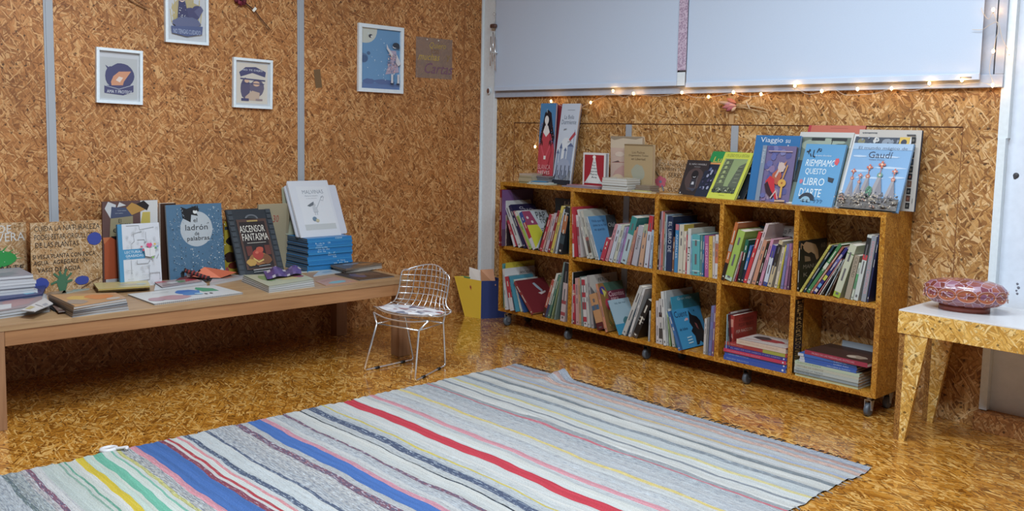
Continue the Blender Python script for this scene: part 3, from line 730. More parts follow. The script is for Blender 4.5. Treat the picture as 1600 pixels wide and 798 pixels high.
for s in (-1, 1):
    b = MB()
    r0 = .0052
    b.tube([(s*.172, -.095, .284), (s*.132, -.118, .236), (s*.158, -.178, .018), (s*.159, -.170, .0075), (s*.158, -.160, .006), (s*.105, .122, .006), (s*.104, .132, .0075), (s*.104, .137, .018), (s*.122, .092, .236), (s*.140, .085, .300)], r0, M_CHROME, 10)
    b.build('leg_frame', o)
    for t in (.22, .80):
        b = MB(); a = Vector((s*.158, -.160, .006)); c_ = Vector((s*.105, .122, .006)); p = a.lerp(c_, t); d = (c_-a).normalized()*.013
        b.tube([p-d, p+d], .0078, M_BLACK, 10); b.build('glide', o)
b = MB(); b.tube([(-.132, -.118, .236), (.132, -.118, .236)], .004, M_CHROME, 8); b.tube([(-.122, .092, .236), (.122, .092, .236)], .004, M_CHROME, 8)
b.tube(crv([(-.172, -.095, .284), (-.09, -.115, .272), (0, -.122, .268), (.09, -.115, .272), (.172, -.095, .284)]), .004, M_CHROME, 8)
b.tube([(-.132, -.118, .236), (-.122, .092, .236)], .003, M_CHROME, 8); b.tube([(.132, -.118, .236), (.122, .092, .236)], .003, M_CHROME, 8); b.build('cross_rod', o)
# pad
def pad_mat():
    m = bpy.data.materials.new('patterned_pad'); m.use_nodes = True; N = NT(m); bb_ = N.n['Principled BSDF']
    tc = N.add('ShaderNodeTexCoord'); mp = N.add('ShaderNodeMapping', i_Vector=tc.outputs['Object']); mp.inputs['Rotation'].default_value = (0, 0, .6); mp.inputs['Scale'].default_value = (26, 42, 26)
    v = N.add('ShaderNodeTexVoronoi', i_Vector=mp.outputs[0], i_Scale=1.0); sc = N.add('ShaderNodeSeparateColor', i_0=v.outputs['Color'])
    nd = N.add('ShaderNodeNewGeometry'); sz = N.add('ShaderNodeSeparateXYZ', i_0=tc.outputs['Normal'])
    c = N.ramp(sc.outputs[0], [(0, rgb('#d6d2d0')), (.45, rgb('#c9c4c6')), (.5, rgb('#96605c')), (.66, rgb('#6a6a78')), (.8, rgb('#dad6d4'))])
    n = N.n[-1] if False else None
    c = N.mix(N.math('GREATER_THAN', sz.outputs[2], .6), (*rgb('#cfccca'), 1), c)
    N.l.new(c, bb_.inputs['Base Color']); bb_.inputs['Roughness'].default_value = .8; return m
b = MB(); pm = pad_mat(); nr, na = 8, 40; T, B = [], []
def padp(r, a, top):
    ex = .92; cx, cz = math.cos(a), math.sin(a)
    u = r*abs(cx)**.75*math.copysign(1, cx); q = r*abs(cz)**.75*math.copysign(1, cz)
    v = .215+q*.20
    p = S(u*.93, max(.01, v)); edge = (1-r**4)
    return (p.x, p.y, p.z+.005+(edge*.016 if top else .0)+.004)
for i in range(nr+1):
    r = max(.001, i/nr); T.append([b.v(padp(r, 2*math.pi*j/na, True)) for j in range(na)]); B.append([b.v(padp(r, 2*math.pi*j/na, False)) for j in range(na)])
for i in range(nr):
    for j in range(na):
        k = (j+1) % na; b.face([T[i][j], T[i+1][j], T[i+1][k], T[i][k]], pm, True); b.face([B[i][j], B[i][k], B[i+1][k], B[i+1][j]], pm, True)
for j in range(na): k = (j+1) % na; b.face([T[nr][j], B[nr][j], B[nr][k], T[nr][k]], pm, True)
b.build('seat_pad', o)

# ------------------------------------------------------------------ rag rug
def ry(px): return pxx(px, 0, -3.36, 0).y
# stripes: (px x along the left edge in the photograph, colour, speckle 0..1, speckle colour)
G, Wt, PB = '#9aa3ab', '#b9c0c2', '#a6b1b8'
ST = [(-60, G, .5), (0, '#5f6e70', .6), (8, '#8b9598', .6), (28, '#a7a6aa', .6), (36, '#7d5465', .8), (45, '#b1b6ba', .3), (60, '#a9b6b4', .2), (90, '#7ea397', .3), (93, '#b2bdba', .2), (98, '#5d9a86', .3), (102, '#b5beba', .2), (110, '#b8bfbf', .1), (116, '#bfae22', .1), (130, '#a9bdb8', .1), (140, '#b6c2bd', .1), (145, '#62aa95', .1), (160, '#b9c6c2', .1), (172, '#70ab9c', .1), (176, '#b3bdbc', .2), (182, '#a9aa68', .5), (188, '#9da2a4', .7), (204, '#b9808f', .3), (213, '#3c64a6', .03), (248, '#7c3c4e', .4), (256, '#b0b2b4', .2), (261, '#a03a44', .2), (266, '#b9c2c2', .1), (276, '#b98088', .3), (280, '#aab2b6', .2), (286, '#4b5468', .9), (294, '#adb6bb', .3), (318, '#4a5368', .9), (324, '#9aa1a8', .6), (352, '#a3a8ac', .6), (364, '#79505e', .9), (374, '#9aa0a6', .4), (385, '#3c64a8', .03), (406, '#b07c8e', .3), (414, '#a7adb2', .3), (426, '#9aa2aa', .5), (440, '#785566', .8), (446, '#adb4b6', .2), (462, '#b9bebe', .1), (468, '#2f363c', .5), (471, '#a5acb0', .4), (480, '#46506a', .9), (492, '#9ea8b0', .4), (503, '#b3a84e', .2), (507, '#aeb6ba', .3), (520, '#b6bcbe', .1), (536, '#b23344', .02), (553, '#b8bfc0', .1), (570, '#a9b0b4', .3), (577, '#bd8490', .2), (586, '#a9b0b6', .4), (610, '#b0b6b8', .3), (622, '#bdb16e', .3), (626, '#a2aab2', .4), (650, '#99a2aa', .5), (664, '#b06472', .3), (667, '#8b949c', .3), (672, '#b3babd', .2), (688, '#7d8690', .4), (692, '#b5bcbe', .1), (703, '#b9b27c', .3), (706, '#a9b4bb', .2), (722, '#7c868e', .5), (727, '#b4babb', .1), (742, '#6f7a82', .3), (747, '#adb4b9', .2), (760, '#b2a27c', .3), (764, '#8f9cb4', .3), (768, '#a6adb3', .3), (780, '#b39a90', .5), (786, '#9fa6b0', .4), (793, '#a48a84', .5), (798, '#8f98a6', .4), (806, '#9aa1a8', .4)]
SY = [(ry(max(p, -60)) if p > -100 else 0, c, s) for p, c, s in ST]
YN, YF, XL, XR = .42, 3.165, -3.36, -1.462
def stripe(y):
    c, s = ST[0][1], .5
    for a, cc, ss in SY:
        if y >= a: c, s = cc, ss
        else: break
    return c, s
def nz(x, y=0):
    return math.sin(x*1.7+y*3.1)*.5+math.sin(x*4.3+1.3+y*5.7)*.3+math.sin(x*9.1+2.1-y*8.3)*.2
o = thing('rag_rug', 'large woven rag rug with pale grey, red, blue and yellow stripes on the floor', 'rug', (-2.41, 1.8, 0))
me = bpy.data.meshes.new('woven_cloth'); bm = bmesh.new(); ca = bm.loops.layers.float_color.new('stripe'); 
NX, NY = 90, 760; cols = {}
grid = []
for j in range(NY+1):
    y = YN+(YF-YN)*j/NY; row = []
    for i in range(NX+1):
        t = i/NX; x = XL+(XR-XL)*t
        wob = .010*nz(x*2.2, y*.8)*min(1, .3+t)+.006*nz(x*6, y*2)
        ex = .008*nz(y*9) if i == 0 else (.010*nz(y*8+2) if i == NX else 0)
        # folds running with the stripes, one raised fold at the far edge
        z = .006+.0022*nz(y*16+x*.9, x*.4)+.0012*math.sin(y*150+nz(x*3)*1.2)
        f = math.exp(-((x+3.02+(YF-y)*.25)/.035)**2)*math.exp(-((YF-y)/.10)**2)*.045
        f2 = math.exp(-((y-2.62-.03*nz(x*2))/.018)**2)*.008*max(0, math.sin((x+3.3)*2.0))
        f3 = math.exp(-((y-2.86-.02*nz(x*3))/.016)**2)*.010*max(0, math.sin((x+3.5)*1.8))
        row.append(bm.verts.new((x+ex+2.41, y+wob*(0 if j in (0,) else 1)*(.3 if j > NY-12 else 1)-1.8, max(.003, z+f+f2+f3))))
    grid.append(row)
cc = {}; R0 = random.Random(11)
for j in range(NY):
    y = YN+(YF-YN)*(j+.5)/NY; c, s = stripe(y)
    if c not in cc: cc[c] = [x*.86 for x in alb(c)]
    if j % 4 == 0: kk = .90+.16*R0.random(); tn = R0.uniform(-.02, .02)
    for i in range(NX):
        fc = bm.faces.new((grid[j][i], grid[j][i+1], grid[j+1][i+1], grid[j+1][i])); fc.smooth = True
        for l in fc.loops: l[ca] = (cc[c][0]*(kk+tn), cc[c][1]*kk, cc[c][2]*(kk-tn), s)
# small hem
bm.to_mesh(me); bm.free()
rm = bpy.data.materials.new('rag_weave'); rm.use_nodes = True; N = NT(rm); bb_ = N.n['Principled BSDF']
at = N.add('ShaderNodeAttribute', attribute_name='stripe')
tc = N.add('ShaderNodeTexCoord')
mp = N.add('ShaderNodeMapping', i_Vector=tc.outputs['Object']); mp.inputs['Scale'].default_value = (34, 230, 1)
n1 = N.add('ShaderNodeTexNoise', i_Vector=mp.outputs[0], i_Scale=1.0, i_Detail=2.0)
mp2 = N.add('ShaderNodeMapping', i_Vector=tc.outputs['Object']); mp2.inputs['Scale'].default_value = (220, 260, 1)
n2 = N.add('ShaderNodeTexNoise', i_Vector=mp2.outputs[0], i_Scale=1.0, i_Detail=2.0)
mp3 = N.add('ShaderNodeMapping', i_Vector=tc.outputs['Object']); mp3.inputs['Scale'].default_value = (6, 120, 1)
n3 = N.add('ShaderNodeTexNoise', i_Vector=mp3.outputs[0], i_Scale=1.0, i_Detail=1.0)
spk = N.math('MULTIPLY', N.math('GREATER_THAN', N.math('ADD', n1.outputs['Fac'], N.math('MULTIPLY', at.outputs['Alpha'], .17)), .66), at.outputs['Alpha'])
c = N.mix(N.math('MULTIPLY', spk, .85), at.outputs['Color'], (*rgb('#4d5668', 1), 1))
lt = N.math('MULTIPLY', N.math('LESS_THAN', n1.outputs['Fac'], .40), N.math('MULTIPLY', at.outputs['Alpha'], .7)); c = N.mix(lt, c, (*rgb('#bcc4ca'), 1))
sc_ = N.add('ShaderNodeVectorMath', operation='SCALE'); N.l.new(c, sc_.inputs[0]); N.l.new(N.math('MULTIPLY', N.math('MULTIPLY_ADD', n2.outputs['Fac'], .8, .62), N.math('MULTIPLY_ADD', n3.outputs['Fac'], .36, .82)), sc_.inputs['Scale'])
N.l.new(sc_.outputs[0], bb_.inputs['Base Color']); bb_.inputs['Roughness'].default_value = .95; bb_.inputs['Specular IOR Level'].default_value = .15
hb = N.math('ADD', n2.outputs['Fac'], N.math('MULTIPLY', n1.outputs['Fac'], .6))
bp = N.add('ShaderNodeBump', i_Strength=.6, i_Distance=.003, i_Height=hb); N.l.new(bp.outputs[0], bb_.inputs['Normal'])
me.materials.append(rm); q = bpy.data.objects.new('woven_cloth', me); C.objects.link(q); q.parent = o
b = MB(); R = random.Random(3); dk = mat('#2c2622', .9)
for i in range(52):
    x = XL+.02+(XR-XL-.05)*i/51+R.uniform(-.012, .012); a = R.uniform(.0, .03); l = R.uniform(.012, .034)
    b.tube([(x+2.41, YF-1.806, .006), (x+a*.4+2.41, YF+l*.5-1.8, .008), (x+a+2.41, YF+l-1.8, .003)], [.0022, .0028, .0012], dk, 5)
for i in range(60):
    y = YN+(YF-YN)*R.random(); l = R.uniform(.008, .022); b.tube([(XR+2.41-.004, y-1.8, .005), (XR+2.41+l, y+R.uniform(-.01, .01)-1.8, .003)], .0014, mat('#8f969c', .9), 4)
    y = YN+(YF-YN)*R.random(); b.tube([(XL+2.41+.004, y-1.8, .005), (XL+2.41-l*.8, y+R.uniform(-.01, .01)-1.8, .003)], .0014, mat('#9aa2a8', .9), 4)
f_ = b.build('fringe', o); f_['kind'] = 'stuff'
# white ring lying at the rug edge
o = thing('plastic_ring', 'white plastic ring lying on the floor at the left edge of the rug', 'ring', (-3.385, 1.135, 0))
b = MB(); b.tube([(.020*math.cos(a*math.pi/12), .026*math.sin(a*math.pi/12), .007) for a in range(24)], .0085, mat('#c8ccd4', .35), 10, closed=True)
b.tube(crv([(.016, .018, .010), (.032, .034, .013), (.046, .050, .016), (.056, .040, .012)]), .006, mat('#c8ccd4', .35), 8); b.build('ring', o)

# ------------------------------------------------------------------ string lights
BULB = [(836, 229), (861, 158), (923, 160), (958, 142), (990, 146), (1065.5, 144.5), (1107, 151), (1146, 144), (1189, 147), (1242, 134), (1284, 142), (1340, 139), (1393, 138), (1452, 130), (1503, 125), (1551, 133), (1552, 80), (1577, 81), (1552, 15)]
o = thing('string_lights', 'string of small warm fairy lights pinned along the lower window frame', 'lights', (-3.0, 3.95, 1.42))
def sp(px, py, y=3.941): p = hit(px, py, 1, y); return Vector((p.x+3.0, p.y-3.95, p.z-1.42))
M_BULB = mat('#ffd9a0', .4, emit=(1.0, .50, .14), es=50)
M_WIRE = mat('#cfc6b6', .4)
b = MB(); pts = []
path = [(833, 236), (836, 229), (842, 200), (850, 175), (861, 160), (880, 166), (905, 168), (923, 160), (945, 150), (958, 145), (975, 152), (990, 148), (1030, 150), (1065, 146), (1085, 152), (1107, 152), (1125, 149), (1146, 146), (1168, 151), (1189, 149), (1215, 142), (1242, 139), (1262, 147), (1284, 144), (1303, 140), (1320, 148), (1340, 148), (1368, 146), (1393, 139), (1425, 142), (1452, 135), (1480, 131), (1503, 132), (1530, 129), (1551, 131), (1546, 112), (1548, 95), (1552, 82), (1556, 60), (1560, 45), (1552, 20), (1545, 30), (1537, 22), (1533, 12)]
b.tube(crv([sp(*p) for p in path], 5), .0011, M_WIRE, 5); b.tube(crv([sp(1519, 46), sp(1535, 46), sp(1548, 38), sp(1560, 36), sp(1566, 60), sp(1577, 81)], 5), .0011, M_WIRE, 5)
b.build('wire', o)
for (x, y) in BULB:
    b = MB(); p = sp(x, y, 3.936); b.sphere((0, 0, 0), (.0062, .0062, .0075), M_BULB, 8); q = b.build('bulb', o); q.location = p
    b = MB(); b.tube([(0, 0, -.007), (0, .001, -.013)], .0028, M_WIRE, 6); b.build('socket', q)
# ------------------------------------------------------------------ books standing on top of the bookcase
TOPZ = .890
GT = 'books standing on top of the bookcase'
FM = {}
def face_book(name, lab, BL, BR, TL, fix, t, cov, art=None, z=TOPZ, wall='B', group=GT, spine=None, pages=None, spart=None, w=None, h=None, cat='book', key=None, **k):
    if isinstance(fix, tuple): M, ww, hh = behind(fix[0], fix[1], TL, BR, z)      # (front book, distance behind); BR is then the top right corner
    else: M, ww, hh = standing(BL, BR, TL, fix, z, wall)
    FM[key] = M
    return book(name, lab, cat, group, M, w or ww, h or hh, t, cov, spine, pages, art, spart, **k)

def a_blanca(A):
    A.rect(0, 0, 1, 1, '#3f7fb6'); A.poly([(0, 0), (1, 0), (1, .42), (.88, .62), (.12, .62), (0, .45)], '#b23848')
    A.poly([(.5, .92), (.72, .88), (.82, .74), (.98, .58), (.9, .48), (.75, .62), (.28, .62), (.1, .46), (.04, .56), (.22, .76), (.3, .88)], '#1c1a26')
    A.dots(14, .05, .5, .2, .75, .02, ['#c07088', '#3a6ea0'], 3, .3); A.dots(14, .8, .5, .96, .75, .02, ['#c07088', '#3a6ea0'], 6, .3)
    A.poly([(.3, .66), (.7, .66), (.86, .4), (.6, .12), (.4, .12), (.16, .4)], '#b23848'); A.poly([(.4, .72), (.6, .72), (.72, .64), (.5, .58), (.3, .64)], '#d3d8dc'); A.rect(.44, .68, .56, .76, '#d3d8dc')
    A.disc(.5, .79, .13, .055, '#d3d8dc'); A.disc(.24, .5, .07, .04, '#4a1a24'); A.disc(.78, .5, .07, .04, '#4a1a24')
    A.line([(.2, .48), (.45, .33)], .05, '#c2485a'); A.line([(.8, .48), (.55, .33)], .05, '#c2485a'); A.rect(.42, .30, .56, .345, '#d8d4d4'); A.line([(.5, .88), (.5, .93)], .04, '#88a8c8')
    A.text('BLANCA', .1, .175, .9, .235, '#d3989e'); A.text('NIEVES', .14, .115, .86, .16, '#e0c8ca'); A.line([(.3, .05), (.7, .05)], .008, '#d3989e')
face_book('picture_book', 'tall narrow book with dark haired woman in red dress on blue, near the post', 838.5, 862.5, (845.5, 161.5), 3.88, .012, '#b23848', a_blanca, spine='#23305a')
def a_durm(A):
    A.rect(0, 0, 1, 1, '#b6c6da'); A.blob(.5, .34, .5, .25, '#c6d2de', 4, 20, .1)
    A.text('La Bella', .22, .81, .75, .86, '#5a6a80'); A.text('Durmiente', .1, .745, .9, .80, '#5a6a80'); A.line([(.35, .92), (.75, .92)], .006, '#7d8a9c')
    A.poly([(.62, .56), (.9, .66), (.96, .62), (.7, .54)], '#a83a48'); A.line([(.88, .42), (.9, .68)], .015, '#4a5468')
    for x, y, w_, h_ in ((.06, .3, .1, .14), (.2, .34, .1, .18), (.46, .36, .1, .1), (.62, .4, .3, .12)):
        A.rect(x, y-.2, x+w_, y+h_*.6, '#7f93b4'); A.poly([(x-.03, y+h_*.6), (x+w_+.03, y+h_*.6), (x+w_/2, y+h_)], '#51648c')
    A.blob(.5, .2, .44, .14, '#8c9cb8', 3, 16, .2); A.rect(.0, .0, 1, .06, '#222836')
    for i in range(12): A.line([(.03+i*.085, 0), (.1+i*.075, .12+.06*((i*5) % 3))], .03, '#222836')
    A.line([(.3, .68), (.45, .69)], .01, '#7d8a9c'); A.line([(.6, .53), (.8, .54)], .006, '#7d8a9c')
face_book('picture_book', 'tall narrow pale blue book with misty castle and small red flag', 862.5, 890.5, (879, 162), 3.86, .016, '#b6c6da', a_durm, key='durm', spine='#3a4868', pages='#a89a88')
for i, (c, n) in enumerate((('#8a2434', 'dark red'), ('#26304e', 'navy'), ('#3a6a86', 'teal'))):
    face_book('picture_book', f'tall narrow {n} edged book, {("nearest the front", "in the middle", "farthest back")[i]} of three between the fairy tale covers', None, (895-i*3, 163.5), (870.5+i*3.2, 163+i*.8), (FM['durm'], .020+.011*i), .009, c, cat='book')
def a_tree(A):
    A.rect(.03, .03, .97, .97, '#c9ccd0'); A.rect(.07, .06, .93, .94, '#961428'); A.poly([(.48, .9), (.54, .9), (.66, .4), (.86, .12), (.1, .12), (.34, .4)], '#c9d4d6'); A.disc(.5, .88, .07, .05, '#d8dcdc')
    for i, (t, a, b_) in enumerate((('La', .47, .56), ('flor', .42, .58), ('más', .4, .62), ('bonita', .36, .68), ('Ramo', .36, .66), ('Ana', .4, .64))): A.text(t, a, .7-i*.085, b_, .75-i*.085, '#3a4450')
    A.poly([(.08, .12), (.2, .2), (.3, .12)], '#b8c4c8'); A.poly([(.7, .12), (.8, .22), (.92, .12)], '#b8c4c8')
face_book('small_book', 'small white bordered red book with a pale Christmas tree of words', 910, 945, (911.5, 238), 3.86, .028, '#c9ccd0', a_tree, pages='#8e939c', w=None)
face_book('worn_book', 'tan worn book with small dark title and faint bluish figure', 975, 1019.3, (975.8, 224.8), 3.885, .022, '#a2906c', lambda A: (A.rect(0, 0, 1, 1, '#a2906c'), A.blob(.5, .38, .26, .2, '#93988a', 5, 18, .2), A.text('Los Padres', .28, .80, .72, .85, '#5a4a34'), A.text('Organizados Todos', .16, .73, .84, .78, '#5a4a34'), A.text('en Libertad', .26, .66, .74, .71, '#5a4a34'), A.rect(0, .97, 1, 1, '#7c6a4c')), key='tan', pages='#b5a68c')
face_book('worn_book', 'tall cream book with torn top edge and faded pink pictures, behind the tan book', None, (1004, 214.5), (954.4, 212.5), (FM['tan'], .034), .018, '#bdb3a0', lambda A: (A.rect(0, .0, 1, .78, '#b9a59a'), A.blob(.5, .25, .5, .22, '#b4918c', 3), A.disc(.25, .18, .2, .1, '#c4b49a', 16), A.line([(.05, .5), (.9, .52)], .008, '#a05a58'), A.poly([(.05, .5), (.25, .54), (.3, .51)], '#5a4a48'), A.poly([(.0, .96), (.12, .93), (.4, .97), (.8, .95), (1, .985), (1, 1), (0, 1)], '#8c8270'), A.disc(.3, .66, .15, .05, '#c4b8ac', 14)), pages='#a89a84')
# handwritten strand board sign leaning on the wall
def sign(name, lab, BL, BR, TL, fix, z, wall, art, grp, t=.011, w=None, h=None):
    M, ww, hh = standing(BL, BR, TL, fix, z, wall); ww = w or ww; hh = h or hh
    o = thing(name, lab, 'sign', group=grp, M=M)
    b = MB(); b.box(0, ww, 0, t, 0, hh, M_OSBG, .0008); b.build('board', o)
    A = Art(lambda u, v, k: (u*ww, -EPS*k-.0002, v*hh), rough=.6); art(A); A.build(o, 'lettering')
    return o
def a_seres(A):
    K = '#4a3420'
    A.text('LOS ANIMALES', .1, .80, .95, .90, K); A.text('TAMBIEN SON', .14, .66, .92, .76, K); A.text('SERES', .42, .46, .82, .60, K); A.text('CUCA', .42, .02, .8, .14, K)
    for a in range(5): A.disc(.19+.10*math.cos(a*1.257+.5), .30+.10*math.sin(a*1.257+.5), .085, .09, '#b4566a', 10); 
    A.disc(.19, .30, .045, .05, '#6a7088', 8); A.line([(.02, .62), (.14, .46)], .02, '#3c4436'); A.line([(.24, .2), (.3, .02)], .03, '#55708a')
sign('board_sign', 'strand board sign with pink flower and brown handwriting, behind the dark small book', 1022, 1074, (1024.5, 248.5), 3.955, TOPZ, 'B', a_seres, 'handwritten board signs', .009)
def a_ghost(A):
    A.rect(0, 0, 1, 1, '#2b2629'); A.blob(.5, .45, .42, .36, '#473a3b', 3, 18, .15); A.text('EL NIÑO INVISIBLE', .12, .86, .88, .92, '#a4a4a8'); A.line([(.36, .81), (.64, .81)], .01, '#8a8a8c')
    A.disc(.5, .58, .15, .13, '#1b1a20', 16); A.line([(.44, .52), (.5, .505), (.56, .53)], .015, '#b8bcc4'); A.poly([(.4, .46), (.6, .46), (.64, .22), (.4, .22)], '#2c2e3a'); A.poly([(.46, .38), (.54, .38), (.56, .3), (.44, .3)], '#aab0bc'); A.line([(.64, .55), (.66, .2)], .015, '#6a6a72'); A.poly([(.3, .2), (.7, .2), (.6, .1)], '#3b4152'); A.disc(.08, .05, .02, .02, '#c0c4c8', 8)
face_book('small_book', 'dark brown book with masked small figure, leftmost of the dark covers on top', 1059.5, 1095, (1075, 249.6), 3.855, .016, '#2b2629', a_ghost, key='ghost', pages='#7d6c60')
face_book('small_book', 'thin black book directly behind the masked figure book', None, (1117, 252.5), (1081, 250), (FM['ghost'], .020), .012, '#17171b', pages='#4a4248')
def a_green(A): A.rect(0, 0, 1, 1, '#20283a'); A.rect(0, .74, 1, 1, '#1d8448'); A.rect(0, .71, 1, .75, '#c0864a'); A.text('Luna', .15, .76, .7, .88, '#b8a838'); A.dots(24, .02, .1, .5, .6, .03, ['#5a6a8c', '#8890ac', '#3a3a5a'], 2)
def a_genio(A):
    Y = '#b7c23c'; A.rect(0, 0, 1, 1, Y); A.rect(.1, .12, .9, .86, '#7f9468'); A.text('UN GENIO POR LA VENTANA', .1, .89, .9, .965, '#6f7c34'); A.line([(.4, .07), (.6, .07)], .008, '#7c8838')
    A.poly([(.1, .12), (.1, .5), (.16, .84), (.42, .84), (.4, .4), (.44, .12)], '#55604c'); A.poly([(.62, .12), (.58, .3), (.7, .7), (.9, .78), (.9, .12)], '#565f52'); A.rect(.1, .12, .9, .26, '#4d574a')
    for i in range(5):
        A.disc(.26, .36+.1*i, .05, .035, '#8fa070', 10); A.line([(.16, .32+.1*i), (.38, .34+.1*i)], .008, '#8fa070'); A.rect(.7, .34+.08*i, .84, .36+.08*i, '#727d68')
    A.dots(30, .12, .13, .88, .24, .02, ['#7b876a', '#3d463c'], 4); A.disc(.4, .17, .02, .015, '#c4ccc0', 8); A.disc(.62, .15, .02, .015, '#c4ccc0', 8)
face_book('picture_book', 'lime yellow book with grey green drawing of towers and windows', 1103.3, 1147.2, (1134, 237.5), 3.785, .014, '#b7c23c', a_genio, key='genio', pages='#a9b084')
face_book('picture_book', 'green topped dark book half hidden behind the lime yellow book', None, (1160, 238.5), (1114.8, 236.2), (FM['genio'], .030), .012, '#20283a', a_green)
def a_girlblack(A):
    A.rect(0, 0, 1, 1, '#1c2228'); A.text('O.', .6, .74, .86, .86, '#c4ccd0'); A.text('a.', .6, .58, .86, .72, '#c4ccd0'); A.line([(.62, .95), (.9, .95)], .01, '#8a9498')
    A.poly([(.42, .5), (.7, .5), (.74, .3), (.6, .1), (.4, .06), (.42, .25)], '#5c9a3a'); A.disc(.55, .56, .14, .1, '#6b4a38'); A.disc(.52, .52, .07, .06, '#b08874'); A.blob(.2, .1, .2, .1, '#6e4634', 3); A.rect(.0, .0, .5, .04, '#b0866a'); A.blob(.2, .25, .14, .12, '#7f9aa0', 2); A.blob(.66, .04, .2, .05, '#76868c', 3)
face_book('picture_book', 'black book with a girl in a green dress, right of the lime book', None, (1188.5, 245.7), (1152, 243.5), (FM['genio'], .046), .010, '#1c2228', a_girlblack)
def a_lute(A):
    A.rect(0, 0, 1, 1, '#67608c'); R = random.Random(4)
    for i in range(26): A.blob(.16+R.random()*.82, R.random(), .10, .07, R.choice(['#5a62a0', '#7c6c96', '#4f5590', '#8a7c98', '#6f74a8']), i, 9)
    A.rect(0, 0, .13, 1, '#76889e'); A.text('Fábula', .02, .68, .10, .93, '#a9b6c4', vert=True)
    A.line([(.2, .9), (.92, .9)], .02, '#a391a4'); A.poly([(.42, .5), (.62, .62), (.7, .46), (.6, .3), (.4, .36)], '#a8543c')
    A.poly([(.24, .36), (.36, .46), (.5, .4), (.56, .2), (.7, .08), (.6, .04), (.44, .2), (.28, .24)], '#b82030'); A.poly([(.22, .3), (.3, .36), (.44, .2), (.56, .1), (.5, .04), (.3, .16)], '#33202c')
    A.blob(.66, .62, .13, .10, '#b9a9a6', 3); A.poly([(.58, .72), (.63, .66), (.56, .64)], '#b9a9a6'); A.poly([(.8, .74), (.72, .68), (.76, .64)], '#b0784a'); A.line([(.6, .56), (.52, .44)], .05, '#b9a9a6')
    A.disc(.74, .34, .12, .07, '#c49a3c', 18); A.disc(.74, .34, .03, .02, '#9a5a2c', 10); A.line([(.74, .4), (.84, .66)], .035, '#b98a3c'); A.rect(.72, .08, .78, .28, '#c29a48'); A.line([(.6, .02), (.9, .03)], .03, '#b9a08a')
    A.line([(.46, .06), (.6, .2), (.68, .05)], .03, '#b6a6a8'); A.blob(.12+.1, .1, .08, .05, '#5a62a0', 8)
face_book('picture_book', 'violet painted book with seated musician and yellow lute, grey cloth spine', 1180.4, 1232, (1193.5, 227.2), 3.835, .02, '#67608c', a_lute, key='lute', spine='#5f7084', pages='#4c4a58')
face_book('large_book', 'large bright blue book titled Viaggio behind the painted lute book', None, (1252, 213.5), (1182, 211), (FM['lute'], .026), .014, '#1f6aa8', lambda A: (A.rect(0, 0, 1, 1, '#1f6aa8'), A.text('Viaggio', .12, .87, .62, .97, '#ccd6e2'), A.text('su', .68, .89, .78, .94, '#ccd6e2'), A.text('d', .66, .78, .76, .86, '#ccd6e2'), A.dots(10, .1, .1, .9, .6, .03, ['#b8cce0', '#123f74'], 3)), pages='#c5ccd4')
def a_photo(A):
    A.rect(0, 0, 1, 1, '#b7bec0'); A.rect(.03, .02, .97, .93, '#5f6e66'); A.blob(.25, .82, .22, .08, '#87988c', 3); A.blob(.6, .86, .3, .06, '#8fa094', 4); A.blob(.8, .78, .2, .08, '#48564e', 6); A.rect(.25, .88, .5, .92, '#22282a'); A.rect(.62, .88, .9, .92, '#22282a'); A.line([(.62, .5), (.64, .9)], .012, '#2a2e2c'); A.line([(.3, .8), (.5, .8)], .01, '#aab4b0'); A.rect(.03, .3, .2, .6, '#2c3436'); A.text('C', .04, .62, .1, .68, '#c5ccd0')
def a_arte(A):
    B_ = '#4b90c4'; A.rect(0, 0, 1, 1, B_); Wc = '#ccdce6'
    A.text('RIEMPIAMO', .10, .635, .84, .745, Wc, slant=.02); A.text('QUESTO', .14, .49, .66, .60, Wc); A.text('LIBRO', .16, .325, .68, .445, Wc); A.text("D'ARTE", .12, .14, .66, .275, Wc)
    A.text('Arianna Giordano', .3, .80, .7, .825, Wc); A.blob(.86, .72, .07, .07, '#c44450', 3, 12, .35); A.blob(.1, .38, .05, .04, '#b4687c', 2); A.poly([(.74, .47), (.9, .45), (.88, .38), (.76, .4)], '#232c3a')
    for p in (((.24, .9), (.24, .8), (.3, .78)), ((.36, .93), (.32, .86)), ((.16, .84), (.2, .79)), ((.06, .87), (.12, .87), (.12, .83))): A.line(list(p), .022, '#1e2836')
    A.disc(.13, .89, .025, .02, '#1e2836', 10); A.disc(.4, .9, .03, .025, '#1e2836', 10); A.disc(.4, .9, .015, .012, B_, 8)
    A.disc(.34, .08, .2, .12, '#1f2b3c', 18, 0, math.pi); A.disc(.32, .05, .13, .09, '#7ba8c4', 16, 0, math.pi); A.line([(.24, .08), (.3, .085)], .01, '#1f2b3c'); A.line([(.34, .08), (.4, .085)], .01, '#1f2b3c'); A.disc(.27, .06, .02, .012, '#1f2b3c', 8); A.disc(.37, .06, .02, .012, '#1f2b3c', 8)
    for i in range(3): A.line([(.54+.08*i, .05), (.58+.08*i, .09), (.52+.08*i, .1)], .01, '#2c6698')
face_book('art_book', 'sky blue book with hand lettered white title RIEMPIAMO QUESTO LIBRO', 1236.9, 1299.5, (1260.5, 224.6), 3.80, .014, '#4b90c4', a_arte, key='arte', pages='#b4b6b4')
face_book('large_book', 'tall white edged book with garden photograph, behind the sky blue art book', None, (1335.3, 207.8), (1251.3, 206), (FM['arte'], .032), .010, '#b7bec0', a_photo)
face_book('large_book', 'salmon pink book with red spine, showing only its top above the others', None, (1353, 197.5), (1264.5, 195.5), (FM['arte'], .048), .008, '#b0604c', lambda A: (A.rect(0, 0, .05, 1, '#a02838'), A.line([(.4, .965), (.7, .965)], .004, '#8c4a3c')), spine='#a02838')
